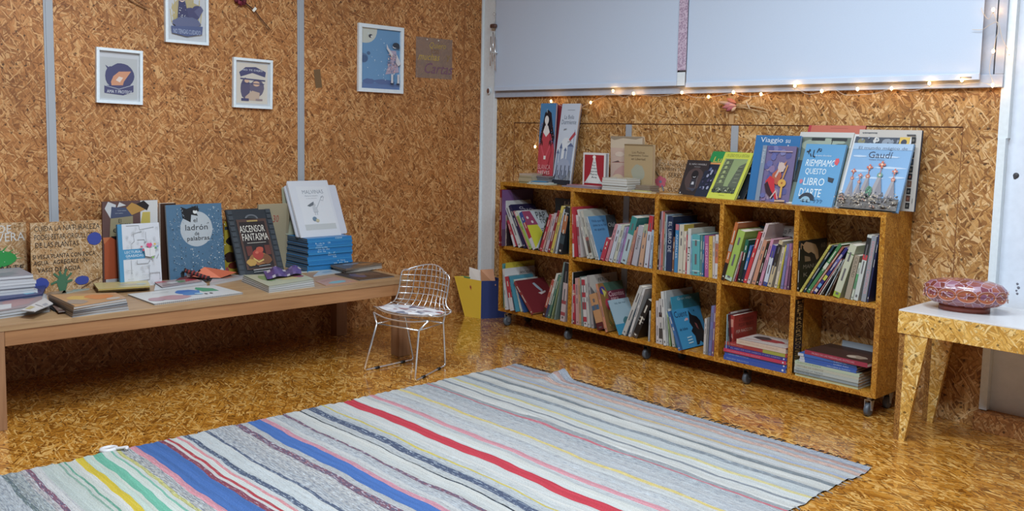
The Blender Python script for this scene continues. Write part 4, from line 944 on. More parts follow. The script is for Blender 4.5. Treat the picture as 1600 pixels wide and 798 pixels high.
def a_gaudi(A):
    A.rect(0, 0, 1, 1, '#6c9ccc'); 
    for i, (u, v, ru) in enumerate(((.2, .58, .2), (.7, .64, .3), (.4, .48, .3), (.85, .5, .16), (.15, .8, .14), (.6, .8, .3))): A.blob(u, v, ru, .018, '#a3bedb', i, 16, .3)
    A.rect(0, .905, 1, 1.0, '#8fb0d2'); A.text('El mundo mágico de', .1, .895, .92, .95, '#41506c'); A.text('Gaudí', .3, .78, .7, .875, '#33425e'); A.text('Violeta Denou', .32, .745, .58, .765, '#5a6a86')
    for (u, v, s_) in ((.12, .46, .9), (.38, .50, 1.1), (.58, .52, 1.3), (.82, .46, 1.0), (.27, .40, .8)):
        A.poly([(u-.09*s_, .18), (u+.09*s_, .18), (u+.02*s_, v-.02), (u-.02*s_, v-.02)], '#8d8c94'); A.poly([(u-.03*s_, .18), (u+.09*s_, .18), (u+.02*s_, v-.02)], '#75747f')
        A.disc(u, v, .035*s_, .03*s_, '#b0684c' if u != .58 else '#5d8a7a', 10); A.disc(u, v, .014*s_, .012*s_, '#d0c4b8', 8); A.line([(u, v), (u, v+.10*s_)], .012, '#a05a4a')
        for a in range(4): A.disc(u+.03*s_*math.cos(a*1.57), v+.12*s_+.026*s_*math.sin(a*1.57), .018*s_, .016*s_, '#b8604a', 7)
        A.disc(u, v+.12*s_, .016*s_, .014*s_, '#d8b89a', 7)
    A.blob(.47, .26, .06, .1, '#3f7a5c', 4); A.dots(12, .44, .18, .5, .34, .01, ['#8ab89a', '#2a5a44'], 3)
    R = random.Random(7); A.rect(0, 0, 1, .17, '#5c5854')
    for i in range(34):
        u = R.random(); v = R.random()*.2; A.disc(u, v, .05, .04, R.choice(['#7c766c', '#8e8678', '#4b4a4e', '#968a76', '#9c7a68']), 10, 0, math.pi); A.disc(u, v, .025, .02, '#37363c', 8, 0, math.pi)
    A.dots(170, 0, 0, 1, .22, .010, ['#33323a', '#a39a8a', '#5a5860', '#b4aca0'], 5)
face_book('art_book', 'large sky blue book titled Gaudí with drawn stone towers', 1309, 1402, (1335.3, 223.3), 3.786, .012, '#6c9ccc', a_gaudi, key='gaudi', pages='#c8ccd2')
face_book('large_book', 'white book with a band of small pictures and yellow corner, behind the towers book', None, (1427, 209.5), (1336, 209.5), (FM['gaudi'], .016), .010, '#c0c6cc', lambda A: (A.rect(.03, .83, .97, .97, '#3c4656'), A.blob(.4, .92, .06, .05, '#b9bfc2', 3), A.blob(.15, .9, .07, .05, '#7d7c60', 4), A.rect(.8, .85, .97, .97, '#c4a83a'), A.disc(.88, .9, .05, .04, '#2b2f44', 12), A.blob(.6, .9, .1, .05, '#7f8ea0', 5), A.dots(20, .05, .85, .78, .95, .015, ['#222a3a', '#7c8a9c'], 2)), pages='#c8ccd2')
def a_film(A):
    A.rect(0, 0, 1, 1, '#b9bab8'); A.rect(.05, .955, .3, .965, '#5a6068'); A.text('cinema', .06, .945, .3, .968, '#4a5058')
    cs = ['#2a2c30', '#5a4038', '#2a2c30', '#6a4a3c', '#26282c', '#2a3034', '#2c3a4c', '#26282c', '#2e3034', '#26282c']
    for i in range(10): 
        v = .03+i*.09; A.rect(.86, v, .925, v+.075, cs[i]); A.blob(.89, v+.035, .02, .02, ['#6a6a64', '#8a5a48', '#70706c'][i % 3], i, 8)
    A.rect(.78, .93, .92, .945, '#4a5058'); A.line([(.965, .1), (.968, .16)], .006, '#4a5058')
M, ww, hh = standing(1331, 1427.5, (1343.5, 202.3), 3.905, TOPZ, 'B')
book('large_book', 'largest white book with a column of dark film pictures and navy edge, rightmost on top', 'book', GT, M, ww, hh, .016, '#b9bab8', '#b9bab8', '#1d3a5c', a_film, back='#1d3a5c', over=.0)
for i in range(2):
    face_book('large_book', ['thin pale book pressed between the towers book and the navy one', 'thin navy book just left of the film picture book, behind the towers book'][i], None, (1428+i*3, 214), (1340+i*2, 214), (FM['gaudi'], .029+.008*i), .005, ['#a9b4c0', '#20466c'][i])

# flat things lying on the bookcase top
def flat_quad(name, lab, cat, pts, z0, t, top, side, art=None, group=None, parts=True, curl=0.0, plane_z=None):
    """thin item lying flat; pts = its four top corners in the photograph (far left, far right, near right, near left)"""
    zz = z0+t; P = [hit(x, y, 2, zz) for x, y in pts]
    for p in P:                                     # keep clear of what stands behind
        if p.z < .6: p.x = max(p.x, next(v for lim, v in ((1.17, -4.57), (1.46, -4.49), (1.80, -4.42), (2.17, -4.462), (2.50, -4.36), (2.815, -4.335), (9, -4.6)) if p.y < lim))
    c0 = sum(P, Vector())/4; c0.z = z0
    o = thing(name, lab, cat, c0, group)
    L = [p-c0 for p in P]; dz = lambda v, z: Vector((v.x, v.y, z))
    fl, fr_, nr_, nl = L
    sm = mat(side, .8) if isinstance(side, str) else side
    tm = mat(top, .35)
    ins = [dz(v*.992, 0) for v in L]
    if t > .003 and parts:
        b = MB(); b.hexa([dz(v*.985, .0008) for v in (nl, nr_, fr_, fl)], [dz(v*.985, t-.0012) for v in (nl, nr_, fr_, fl)], sm); b.build('page_block', o)
        b = MB(); b.hexa([dz(v, t-.0012) for v in (nl, nr_, fr_, fl)], [dz(v, t) for v in (nl, nr_, fr_, fl)], tm); b.hexa([dz(v, 0) for v in (nl, nr_, fr_, fl)], [dz(v, .0008) for v in (nl, nr_, fr_, fl)], tm); b.build('cover', o)
    else:
        b = MB(); b.hexa([dz(v, 0) for v in (nl, nr_, fr_, fl)], [dz(v, t) for v in (nl, nr_, fr_, fl)], tm); b.build('cover', o)
    if art:
        A = Art(lambda u, v, k: tuple(dz((nl.lerp(nr_, u)).lerp(fl.lerp(fr_, u), v), t+EPS*k)), rough=.35); art(A); A.build(o, 'cover_print')
    return o
def flat_box(name, lab, cat, x0, x1, y0, y1, z0, t, top, side, rot=0, art=None, group=None, spine=None):
    o = thing(name, lab, cat, ((x0+x1)/2, (y0+y1)/2, z0), group); o.rotation_euler = (0, 0, math.radians(rot))
    a, c_ = (x1-x0)/2, (y1-y0)/2
    b = MB(); b.box(-a+.001, a-.001, -c_+.001, c_-.001, .0012, t-.0012, mat(side, .8)); b.build('page_block', o)
    b = MB(); tm = mat(top, .4); b.box(-a, a, -c_, c_, t-.0012, t, tm); b.box(-a, a, -c_, c_, 0, .0012, tm)
    if spine: b.box(-a, a, -c_-.0008, -c_+.001, 0, t, mat(spine, .4))
    b.build('cover', o)
    if art:
        A = Art(lambda u, v, k: (-a+2*a*u, -c_+2*c_*v, t+EPS*k)); art(A); A.build(o, 'cover_print')
    return o
R = random.Random(12)
NUM = ('first', 'second', 'third', 'fourth', 'fifth', 'sixth', 'seventh', 'eighth', 'ninth', 'tenth', 'eleventh', 'twelfth', 'thirteenth', 'fourteenth', 'fifteenth', 'sixteenth', 'seventeenth', 'eighteenth', 'nineteenth', 'twentieth')
z = TOPZ
for i in range(6):
    t = .0095; cl = ['#8a8a6a', '#9c9678', '#a49a80', '#928c70', '#9c947a', '#a89c90'][i]
    flat_box('paperback', f'beige paperback on the bookcase near the post, {NUM[i]} from bottom of its stack', 'book', -4.035+R.uniform(-.004, .004), -3.93, 3.785+R.uniform(-.004, .004), 3.96, z, t, cl, '#a89c84', 2, group='beige paperbacks stacked at the left end of the bookcase', spine=cl); z += t
z = TOPZ
for i in range(6):
    t = .008; cl = ['#4a6a5c', '#5c5e66', '#50525c', '#6a6c74', '#7c8088', '#7a545c'][i]
    flat_box('magazine', f'greyish magazine lying flat beside the beige paperbacks, {NUM[i]} from bottom of its stack', 'magazine', -3.926, -3.82+R.uniform(-.006, .006), 3.83+R.uniform(-.006, .006), 3.985, z, t, cl, '#85868c', -3, group='grey magazines stacked beside the beige paperbacks'); z += t
Z0 = TOPZ
flat_box('booklet', 'pale green booklet lying lowest under the blue booklet at the tall books', 'booklet', -3.93, -3.775, 3.752, 3.85, Z0, .006, '#9fb8ac', '#b4bcb8', 3)
flat_box('booklet', 'white booklet lying on the pale green one before the tall books', 'booklet', -3.93, -3.80, 3.765, 3.85, Z0+.006, .005, '#c2c8cc', '#bcc0c4', -3)
o = flat_box('booklet', 'bright blue booklet lying on top before the dark haired woman cover', 'booklet', -3.925, -3.825, 3.775, 3.855, Z0+.0135, .003, '#3a8cc0', '#b8c4cc', 24)
flat_box('magazine', 'greyish pink magazine lying flat before the Christmas tree book', 'magazine', -3.64, -3.365, 3.752, 3.845, Z0, .007, '#7c6c78', '#85889a', 1, lambda A: A.rect(.1, .2, .6, .8, '#a04a5c'))
flat_box('magazine', 'second magazine with pink and white cover, on the greyish pink one', 'magazine', -3.62, -3.375, 3.768, 3.845, Z0+.007, .006, '#a06a74', '#8c90a0', -2, lambda A: (A.rect(.3, .1, .8, .6, '#b8bcc6'), A.rect(.05, .5, .4, .9, '#a33c50')))
z = Z0
for i in range(5):
    t = .0135
    flat_box('magazine', f'thick white edged magazine before the cream torn book, {NUM[i]} from bottom of its stack', 'magazine', -3.335+R.uniform(-.003, .003), -3.160+R.uniform(-.003, .003), 3.752+R.uniform(0, .006), 3.868, z, t, ['#8f9a98', '#a8a8a0', '#9aa4a4', '#a49c90', '#b5bab0'][i], '#b2b8b8', 1, (lambda A: (A.blob(.45, .6, .25, .2, '#b89c74', 3), A.line([(.02, .1), (.98, .1)], .03, '#3c4c50'))) if i == 4 else None, group='white edged magazines stacked before the torn cream book'); z += t
z = Z0
for i in range(3):
    t = .012
    flat_box('magazine', f'grey brown magazine lying before the tan book, {NUM[i]} from bottom of its stack', 'magazine', -3.135, -3.03+R.uniform(-.005, .005), 3.795, 3.868, z, t, ['#77695a', '#6d6156', '#85796a'][i], '#7a6e62', -4, group='grey brown magazines before the tan book'); z += t
flat_box('booklet', 'thin cream booklet lying near the shelf edge below the tan book', 'booklet', -3.13, -2.985, 3.745, 3.79, Z0, .007, '#b8b294', '#bfbaa4', -3)
flat_box('booklet', 'pale yellow booklet on the cream one below the tan book', 'booklet', -3.12, -3.02, 3.748, 3.79, Z0+.007, .004, '#b6b870', '#bfbaa4', 4)
flat_box('booklet', 'folded beige paper lying before the pink flower board', 'paper', -2.975, -2.87, 3.80, 3.86, Z0, .0025, '#b5a484', '#bfbaa4', -6)

# ------------------------------------------------------------------ bench: standing things
GB = 'books standing on the bench against the wall'
def a_cuida(A):
    K = '#2a2420'
    for s_, a, c_, v in (('CUIDA LA NATURALEZA', .05, .97, .91), ('PODES ESTAR ORGULLOSO', .05, .92, .79), ('DE LAS PLANTAS', .06, .66, .68)): A.text(s_, a, v-.035, c_, v+.04, K)
    A.disc(.27, .60, .008, .01, K, 6); A.line([(.52, .60), (.57, .60)], .01, K)
    for s_, a, c_, v in (('SI VES A PLANTA CON POCA', .02, .9, .52), ('AGUA   AGREGALE UN', .03, .78, .43), ('VASO DE AGUA', .08, .68, .33)): A.text(s_, a, v-.03, c_, v+.03, K)
    for u, v, ru, rv in ((.92, .73, .12, .10), (.13, .14, .12, .09), (.70, .14, .12, .07)): A.blob(u if u < .9 else .89, v, ru*.9, rv, '#2c3f96', int(u*9), 16, .12)
    A.poly([(.38, .0), (.46, .0), (.5, .14), (.47, .25), (.38, .25), (.34, .14)], '#3c6c50')
    for x0, y0, x1, y1 in ((.36, .16, .26, .12), (.38, .2, .3, .27), (.44, .22, .48, .32), (.47, .18, .55, .26), (.4, .24, .38, .3), (.47, .13, .56, .16)): A.line([(x0, y0), (x1, y1)], .03, '#3c6c50')
    A.line([(.68, .02), (.86, .12), (.98, .16)], .012, '#5a3a22')
sign('board_sign', 'strand board sign with handwriting on caring for plants, painted cactus and blue leaves', 50, 160.5, (47, 348.5), -4.50, BZ, 'A', a_cuida, 'handwritten board signs')
def a_aloe(A):
    A.text('ALOE', .42, .86, .80, .97, '#c4c8c8'); A.text('VERA', .60, .74, .98, .86, '#c4c8c8')
    for i in range(11):
        a = math.pi*(i+.5)/11; A.poly([(.5+.14*math.cos(a-.25), .46+.06*math.sin(a-.25)), (.5+.46*math.cos(a), .46+.27*math.sin(a)), (.5+.14*math.cos(a+.25), .46+.06*math.sin(a+.25))], '#1f8c3c')
    A.disc(.5, .50, .36, .13, '#1f8c3c', 18); A.dots(16, .25, .44, .75, .6, .008, ['#c8dcc8'], 3)
    A.text('COMPARTE', .2, .32, .95, .40, '#2a2420'); A.text('VIDA', .3, .24, .6, .30, '#2a2420'); A.blob(.5, .16, .3, .05, '#2c7c44', 3)
P0 = pxx(45, 0, -4.53, BZ); 
M = frame_M((-4.582, pxx(44, 0, -4.582, BZ).y-.305, BZ), (0, 1, 0), (-.01, 0, 1))
o = thing('board_sign', 'strand board sign with green aloe plant and white letters, cut by the photo left edge', 'sign', group='handwritten board signs', M=M)
b = MB(); b.box(0, .305, 0, .011, 0, .325, M_OSBG, .0008); b.build('board', o)
A = Art(lambda u, v, k: (u*.305, -EPS*k-.0002, v*.325), rough=.6); a_aloe(A); A.build(o, 'lettering')
def a_museo(A):
    A.rect(0, 0, 1, 1, '#5a4240'); A.rect(.68, .5, 1, 1, '#bfc4c8'); A.poly([(.68, .72), (.86, .72), (.86, .86), (.72, .86)], '#b4a64c'); A.rect(.88, .68, 1, .72, '#24242c')
    A.poly([(.04, .92), (.1, 1), (.24, .96), (.22, .86), (.14, .8)], '#b4bcc4'); A.poly([(.16, .94), (.24, .93), (.5, .92), (.54, .82), (.14, .8)], '#3f4a68'); A.poly([(.26, .93), (.3, .99), (.42, .95)], '#b8bec4')
    A.poly([(.42, .92), (.52, .98), (.8, .9), (.52, .83)], '#a88038'); A.poly([(.6, .96), (.74, 1), (.84, .94), (.8, .88), (.62, .95)], '#1f1c20')
    A.poly([(.14, .8), (.54, .82), (.54, .66), (.5, .58), (.12, .58)], '#8a8468'); A.text('El', .28, .745, .33, .79, '#2a2624'); A.text('museo', .3, .69, .5, .735, '#2a2624'); A.text('en', .18, .63, .34, .68, '#2a2624'); A.text('Texto autora', .26, .885, .42, .895, '#b8c4d4'); A.text('otro nombre', .22, .855, .36, .865, '#b8c4d4')
    A.poly([(.0, .58), (.14, .58), (.02, .5)], '#b4683c'); A.poly([(.14, .59), (.5, .58), (.34, .5)], '#201c20'); A.poly([(.02, .08), (.02, .5), (.14, .58), (.34, .5), (.34, .08)], '#a04a24'); A.rect(.34, .08, .46, .52, '#6a4438'); A.rect(.04, .0, .36, .08, '#a9acb2')
def a_lect(A):
    A.rect(.0, 0, .1, 1, '#3c86b4'); A.rect(.1, .44, .62, .60, '#3c86b4'); A.text('LECTURAS', .14, .535, .55, .575, '#c8d8e4'); A.text('GRABADAS', .16, .475, .58, .515, '#c8d8e4'); A.line([(.17, .455), (.25, .455)], .004, '#c8d8e4')
    gl = '#8d949c'
    for p in (((.2, .97), (.5, .97), (.52, .9), (.85, .93)), ((.3, .6), (.3, .68), (.38, .72), (.36, .84), (.55, .87)), ((.45, .74), (.62, .74), (.62, .68)), ((.66, .86), (.66, .7), (.62, .7)), ((.28, .43), (.28, .22)), ((.42, .42), (.42, .36), (.68, .36), (.72, .4)), ((.7, .34), (.7, .1), (.3, .08)), ((.7, .2), (.95, .2), (.95, .1)), ((.95, .5), (.9, .44))):
        A.line(list(p), .009, gl); A.disc(p[-1][0], p[-1][1], .012, .009, gl, 6)
    R = random.Random(2)
    for i in range(46):
        u, v = .14+R.random()*.8, .03+R.random()*.92
        if .42 < v < .62: continue
        if R.random() < .5: A.line([(u, v), (u+.05, v), (u+.05, v+.03), (u, v+.03), (u, v)], .004, '#a9b0b8')
        else: A.line([(u+.025*math.cos(q), v+.018*math.sin(q)) for q in [j*1.05 for j in range(7)]], .004, '#a9b0b8')
    for v in (.27, .13): A.line([(.16, v), (.3, v)], .006, '#9aa2aa'); A.line([(.5, v+.05), (.72, v+.05)], .006, '#9aa2aa')
    A.poly([(.58, .62), (.72, .6), (.86, .62), (.84, .48), (.72, .46), (.6, .48)], '#c9ced4'); A.line([(.72, .6), (.72, .46)], .006, '#8a9098'); A.disc(.68, .655, .04, .03, '#c8487c', 10); A.disc(.74, .655, .04, .03, '#c8487c', 10); A.poly([(.645, .645), (.775, .645), (.71, .60)], '#c8487c')
    for u, v, c_ in ((.52, .63, '#b86a80'), (.56, .58, '#b8485c'), (.86, .6, '#5c9c6c'), (.84, .66, '#c8a44c'), (.78, .45, '#7ca85c'), (.9, .62, '#7a9cc0')): A.blob(u, v, .035, .022, c_, int(v*90), 8)
face_book('workbook', 'white workbook with blue spine, line icons and an open book with heart', 188.5, 253.4, (183, 350.8), -4.43, .018, '#c0c8d4', a_lect, z=BZ, wall='A', group=GB, key='lect', spine='#3c86b4', pages='#c8ccd0')
face_book('large_book', 'tall book with coloured geometric blocks and orange pencil shape, behind the white one', 161.5, 247, (159.6, 315.4), -4.535, .014, '#5a4240', a_museo, z=BZ, wall='A', group=GB, pages='#8c8478')
face_book('large_book', 'tall dark brown book partly hidden behind the starry blue picture book', 251, 276, (249.5, 318), -4.545, .022, '#3a2418', z=BZ, wall='A', group=GB, spine='#c8c4bc')
def a_ladron(A):
    A.rect(0, 0, 1, 1, '#446a8a'); A.disc(.52, .67, .29, .235, '#a4b0ba', 32); K = '#15161a'
    A.poly([(.26, .97), (.36, .94), (.54, .98), (.52, .90), (.56, .84), (.44, .86), (.42, .76), (.28, .82)], K); A.poly([(.44, .9), (.46, .98), (.49, .94), (.53, .94), (.56, .99), (.58, .9)], K); A.disc(.51, .9, .04, .03, '#c4ccd0', 10); A.poly([(.42, .93), (.52, .91), (.6, .93), (.52, .95)], K)
    A.text('el', .47, .76, .54, .815, '#2a2e34'); A.text('ladrón', .32, .655, .72, .73, '#2a2e34'); A.text('de', .48, .585, .56, .635, '#2a2e34'); A.text('palabras', .34, .50, .74, .575, '#2a2e34')
    A.dots(100, .03, .12, .3, .95, .007, ['#8ca0b0', '#a4b0ba', '#2a3038', '#7c92a6'], 3, .8); A.dots(130, .66, .12, .97, .95, .0075, ['#8ca0b0', '#a4b0ba', '#2a3038', '#b0bcc4'], 5, .8); A.dots(50, .3, .1, .7, .42, .008, ['#2a3038', '#7c8c9c', '#a4b0ba'], 8, .8)
    A.blob(.5, .02, .52, .07, '#5c2c30', 3, 24, .1)
    for i in range(9):
        u = .1+i*.1; c_ = ['#15161a', '#b4bcc0', '#7a2c30'][i % 3]; A.rect(u, .05, u+.06, .1+.02*(i % 2), c_); A.poly([(u-.01, .1), (u+.07, .1), (u+.03, .14)], c_)
face_book('picture_book', 'starry blue picture book with white moon and black caped thief', 266, 352.5, (258.6, 320.5), -4.475, .013, '#446a8a', a_ladron, z=BZ, wall='A', group=GB, pages='#b8bcc0', spine='#9aa4ac')
face_book('picture_book', 'yellow and dark patterned book between the moon book and the lift book', 350, 375, (351, 346), -4.575, .010, '#a89a28', lambda A: (A.blob(.5, .62, .5, .1, '#28201c', 3), A.blob(.4, .3, .45, .12, '#3a2420', 4), A.blob(.6, .14, .4, .08, '#6a2a20', 6), A.rect(.0, .84, 1, .9, '#38404c')), z=BZ, wall='A', group=GB)
face_book('large_book', 'worn cream book with small red number, behind the dark lift cover', 398, 447, (404, 320), -4.588, .014, '#9c957c', lambda A: A.text('30', .48, .72, .66, .83, '#963434'), z=BZ, wall='A', group=GB)
def a_asc(A):
    A.rect(0, 0, 1, 1, '#252b32')
    for i in range(12):
        for j in (.02, .88): A.rect(j, .04+i*.08, j+.1, .10+i*.08, '#343c44')
    A.rect(.17, .1, .84, .84, '#4a342c'); A.rect(.22, .12, .79, .80, '#231a1a'); A.disc(.52, .84, .15, .07, '#5a6068', 16, 0, math.pi); A.disc(.52, .84, .11, .05, '#2c3238', 16, 0, math.pi); A.rect(.4, .80, .64, .82, '#a08a4a')
    A.text('ASCENSOR', .20, .645, .76, .745, '#c8c8c0'); A.text('FANTASMA', .22, .52, .80, .625, '#c8c8c0'); A.line([(.3, .485), (.72, .485)], .008, '#a8a8a0')
    A.rect(.25, .3, .38, .44, '#5c2c24'); A.rect(.66, .3, .78, .44, '#5c2c24'); A.blob(.48, .25, .26, .1, '#8c5c2c', 3); A.blob(.3, .2, .12, .06, '#a8853a', 4); A.blob(.64, .24, .14, .08, '#6c4424', 5); A.disc(.48, .31, .12, .075, '#983024', 18); A.blob(.54, .38, .1, .05, '#a8442c', 6); A.disc(.46, .34, .04, .02, '#b85c44', 8)
    A.line([(.36, .26), (.46, .2), (.58, .23)], .02, '#c0a85c'); A.line([(.44, .14), (.7, .15)], .008, '#9aa0a4'); A.line([(.3, .09), (.75, .1)], .01, '#a8acb0'); A.line([(.3, .06), (.72, .07)], .008, '#9aa0a4'); A.disc(.8, .1, .03, .02, '#c4c8cc', 10)
face_book('picture_book', 'dark grey book titled ASCENSOR FANTASMA with red creature inside a lift', 376, 445.5, (351.9, 327.7), -4.375, .013, '#252b32', a_asc, z=BZ, wall='A', group=GB, pages='#4a4c50')

# stack of blue books and the white books on it
sx0, sx1, sy0, sy1 = -4.598, -4.345, 2.520, 2.800; N_B = 16; tH = .1835/N_B
R = random.Random(4)
for i in range(N_B):
    dx, dy = R.uniform(-.004, .004), R.uniform(-.004, .004); z0 = BZ+i*tH
    o = thing('blue_book', f'glossy blue paperback in the tall stack on the bench, {NUM[i]} from bottom', 'book', ((sx0+sx1)/2+dx, (sy0+sy1)/2+dy, z0), 'blue paperbacks stacked on the bench')
    a, c_ = (sx1-sx0)/2, (sy1-sy0)/2
    b = MB(); bl_ = mat(['#1a78bc', '#1672b4', '#2280c0'][i % 3], .35); b.box(-a, a, -c_, c_, tH-.0010, tH-.0002, bl_); b.box(-a, a, -c_, c_, 0, .0010, bl_); b.box(a-.0012, a+.0004, -c_, c_, 0.0002, tH-.0004, bl_); b.build('cover', o)
    b = MB(); b.box(-a+.001, a-.0012, -c_+.001, c_-.001, .001, tH-.001, mat(['#4d5c6c', '#5d6c7a', '#42505f'][i % 3], .7)); b.build('page_block', o)
    A = Art(lambda u, v, k: (a+.0004+EPS*k, -c_+u*2*c_, tH*v))
    sp_ = {13: [('Las 2', .16, .5)], 12: [('mir', .2, .34)], 11: [('mirada', .16, .42)], 10: [('en la de', .22, .48)], 9: [('En la', .22, .40)], 8: [('s.', .44, .5), ('r', .56, .6)], 7: [('forma', .44, .62)], 6: [('ia', .58, .66)], 4: [('ti', .66, .7), ('las', .74, .84)], 15: [('casa', .62, .78)], 3: [('o n la', .56, .9)]}.get(i, [])
    for s_, u0, u1 in sp_: A.text(s_, u0, .1, u1, .85, '#a8cce4')
    A.dots(5, .05, .1, .95, .9, .005, ['#7ab4dc'], i+3, 3)
    A.build(o, 'spine_print')
WZ = BZ+tH*N_B+.0005
def a_malv(A):
    A.rect(.0, 0, 1, 1, '#bcc4d0'); A.poly([(.17, .16), (.95, .13), (.93, .88), (.18, .9)], '#c0c8d2'); A.rect(.17, .12, .93, .22, '#a9b1b6'); g = '#7c8694'
    A.text('MALVINAS', .3, .76, .82, .83, g); A.text('Maria la maestra', .34, .715, .66, .735, g); A.text('y sus colores', .36, .67, .62, .685, g)
    A.disc(.5, .56, .05, .035, '#aab0b8', 12); A.poly([(.34, .55), (.46, .6), (.52, .62), (.5, .56), (.4, .53)], '#5c6670'); A.line([(.56, .5), (.72, .68), (.78, .72)], .006, g); A.line([(.72, .7), (.8, .7), (.76, .63), (.7, .64)], .005, g)
    A.poly([(.46, .52), (.56, .52), (.58, .43), (.46, .43)], '#a9b2bc'); A.line([(.49, .43), (.49, .38)], .008, g); A.line([(.54, .43), (.54, .38)], .008, g); A.disc(.44, .31, .055, .04, '#5c7890', 12); A.disc(.5, .28, .045, .03, '#aaa68c', 10)
def rounded_book(name, lab, M, w, h, t, col, art=None, r=.012, grp=None):
    o = thing(name, lab, 'book', group=grp, M=M); b = MB()
    pts = []
    for cx_, cz_, a0 in ((w-r, r, -90), (w-r, h-r, 0), (r, h-r, 90), (r, r, 180)):
        for k in range(6): a = math.radians(a0+k*18); pts.append((cx_+r*math.cos(a), cz_+r*math.sin(a)))
    def slab(y0, y1, s_, m, bld, nm):
        F_ = [bld.v((w/2+(x-w/2)*s_, y0, h/2+(z_-h/2)*s_)) for x, z_ in pts]; K_ = [bld.v((w/2+(x-w/2)*s_, y1, h/2+(z_-h/2)*s_)) for x, z_ in pts]
        bld.face(F_, m); bld.face(K_[::-1], m)
        for i in range(len(pts)): j = (i+1) % len(pts); bld.face([F_[j], F_[i], K_[i], K_[j]], m)
    slab(0, .002, 1, mat(col, .4), b, 0); slab(t-.002, t, 1, mat(col, .4), b, 0); b.build('cover', o)
    b = MB(); slab(.002, t-.002, .985, M_PAGEW, b, 0); b.build('page_block', o)
    if art: A = Art(lambda u, v, k: (u*w, -EPS*k, v*h)); art(A); A.build(o, 'cover_print')
    return o
GW = 'white books leaning on top of the blue stack'
M, w_, h_ = standing(470.5, 533.6, (447.9, 283), -4.40, WZ, 'A')
rounded_book('picture_book', 'white book titled MALVINAS with small pencil drawing, front of the blue stack', M, w_, h_, .012, '#bcc4d0', a_malv, grp=GW)
M, w_, h_ = standing(464, 529, (443.5, 290), -4.43, WZ, 'A'); rounded_book('picture_book', 'blank white book peeking out left behind the MALVINAS book', M, w_, h_, .010, '#b4bccb', grp=GW)
M, w_, h_ = standing(483, 543.0, (464, 290.5), -4.45, WZ, 'A'); rounded_book('picture_book', 'blank white book peeking out right behind the MALVINAS book', M, w_, h_, .008, '#b6bece', grp=GW)
M, w_, h_ = standing(446, 520, (440.5, 292.0), -4.56, WZ, 'A'); rounded_book('picture_book', 'greenish cream book at the back of the blue stack against the wall', M, w_, h_, .008, '#a4aa94', grp=GW)

# ------------------------------------------------------------------ bench: magazines lying flat
GM = 'magazines spread flat on the bench'
def crop(ox, oy, s): return lambda *pts: [(ox+x/s, oy+y/s) for x, y in pts]
cA, cB, cC, cD = crop(0, 380, 6.14), crop(120, 400, 5.714), crop(240, 260, 3.325), crop(380, 260, 4.2)
mag = flat_quad
# left pile
z = BZ
for i in range(3):
    mag('magazine', f'glossy magazine at the photo left edge under the white stack, {NUM[i]} from bottom', 'magazine', [(-30, 462-i*2), (72-i*3, 459-i*2), (78-i*6, 483-i*4), (-34, 499-i*4)], z, .010, ['#9ba2aa', '#aab0b6', '#8c8088'][i], '#a4a9ae', [None, None, lambda A: (A.blob(.6, .4, .3, .3, '#9c7c80', 3), A.blob(.75, .7, .2, .2, '#5c6474', 5), A.rect(.3, .05, .5, .3, '#b8c0c8'), A.blob(.5, .8, .15, .15, '#b0785c', 6))][i], GM); z += .010
mag('magazine', 'dark blue glossy magazine with cyan marks directly under the white stack', 'magazine', [(-30, 441), (60, 440), (66, 459), (-30, 472)], z, .008, '#26346c', '#3a4668', lambda A: (A.blob(.75, .35, .14, .2, '#4a98b8', 3), A.line([(.8, .6), (.9, .2)], .03, '#a8c8d8'), A.line([(.86, .7), (.96, .3)], .02, '#16204a'), A.blob(.4, .5, .1, .2, '#3c7ca4', 7)), GM); zs = z+.008
z = zs
for i in range(6):
    t = .0135
    o = flat_box('magazine', f'white edged magazine in the tall stack at the left edge, {NUM[i]} from bottom', 'magazine', -4.58, -4.33+R.uniform(-.008, .008), .86, 1.155+R.uniform(-.010, .010), z, t, ['#aab2bc', '#b4bcc6', '#a3abb8', '#b8bec6', '#aeb4c0', '#8c90a0'][i], ['#b0b6bf', '#bcc2ca'][i % 2], 2-i*.8, group='white edged magazines in the tall stack at the left', art=(lambda A: (A.blob(.7, .5, .3, .4, '#7c8094', 2), A.blob(.3, .6, .3, .3, '#9a96a8', 4))) if i == 5 else None); z += t
mag('magazine', 'open white printed leaflet lying askew right of the left pile', 'magazine', cA((430, 522), (510, 575), (330, 650), (200, 640)), BZ+.031, .004, '#b9bec4', '#b9bec4', lambda A: (A.line([(.2, .5), (.9, .5)], .04, '#5a6068'), A.rect(.1, .1, .5, .35, '#a8a070'), A.rect(.6, .6, .9, .8, '#8c94a4')), GM)
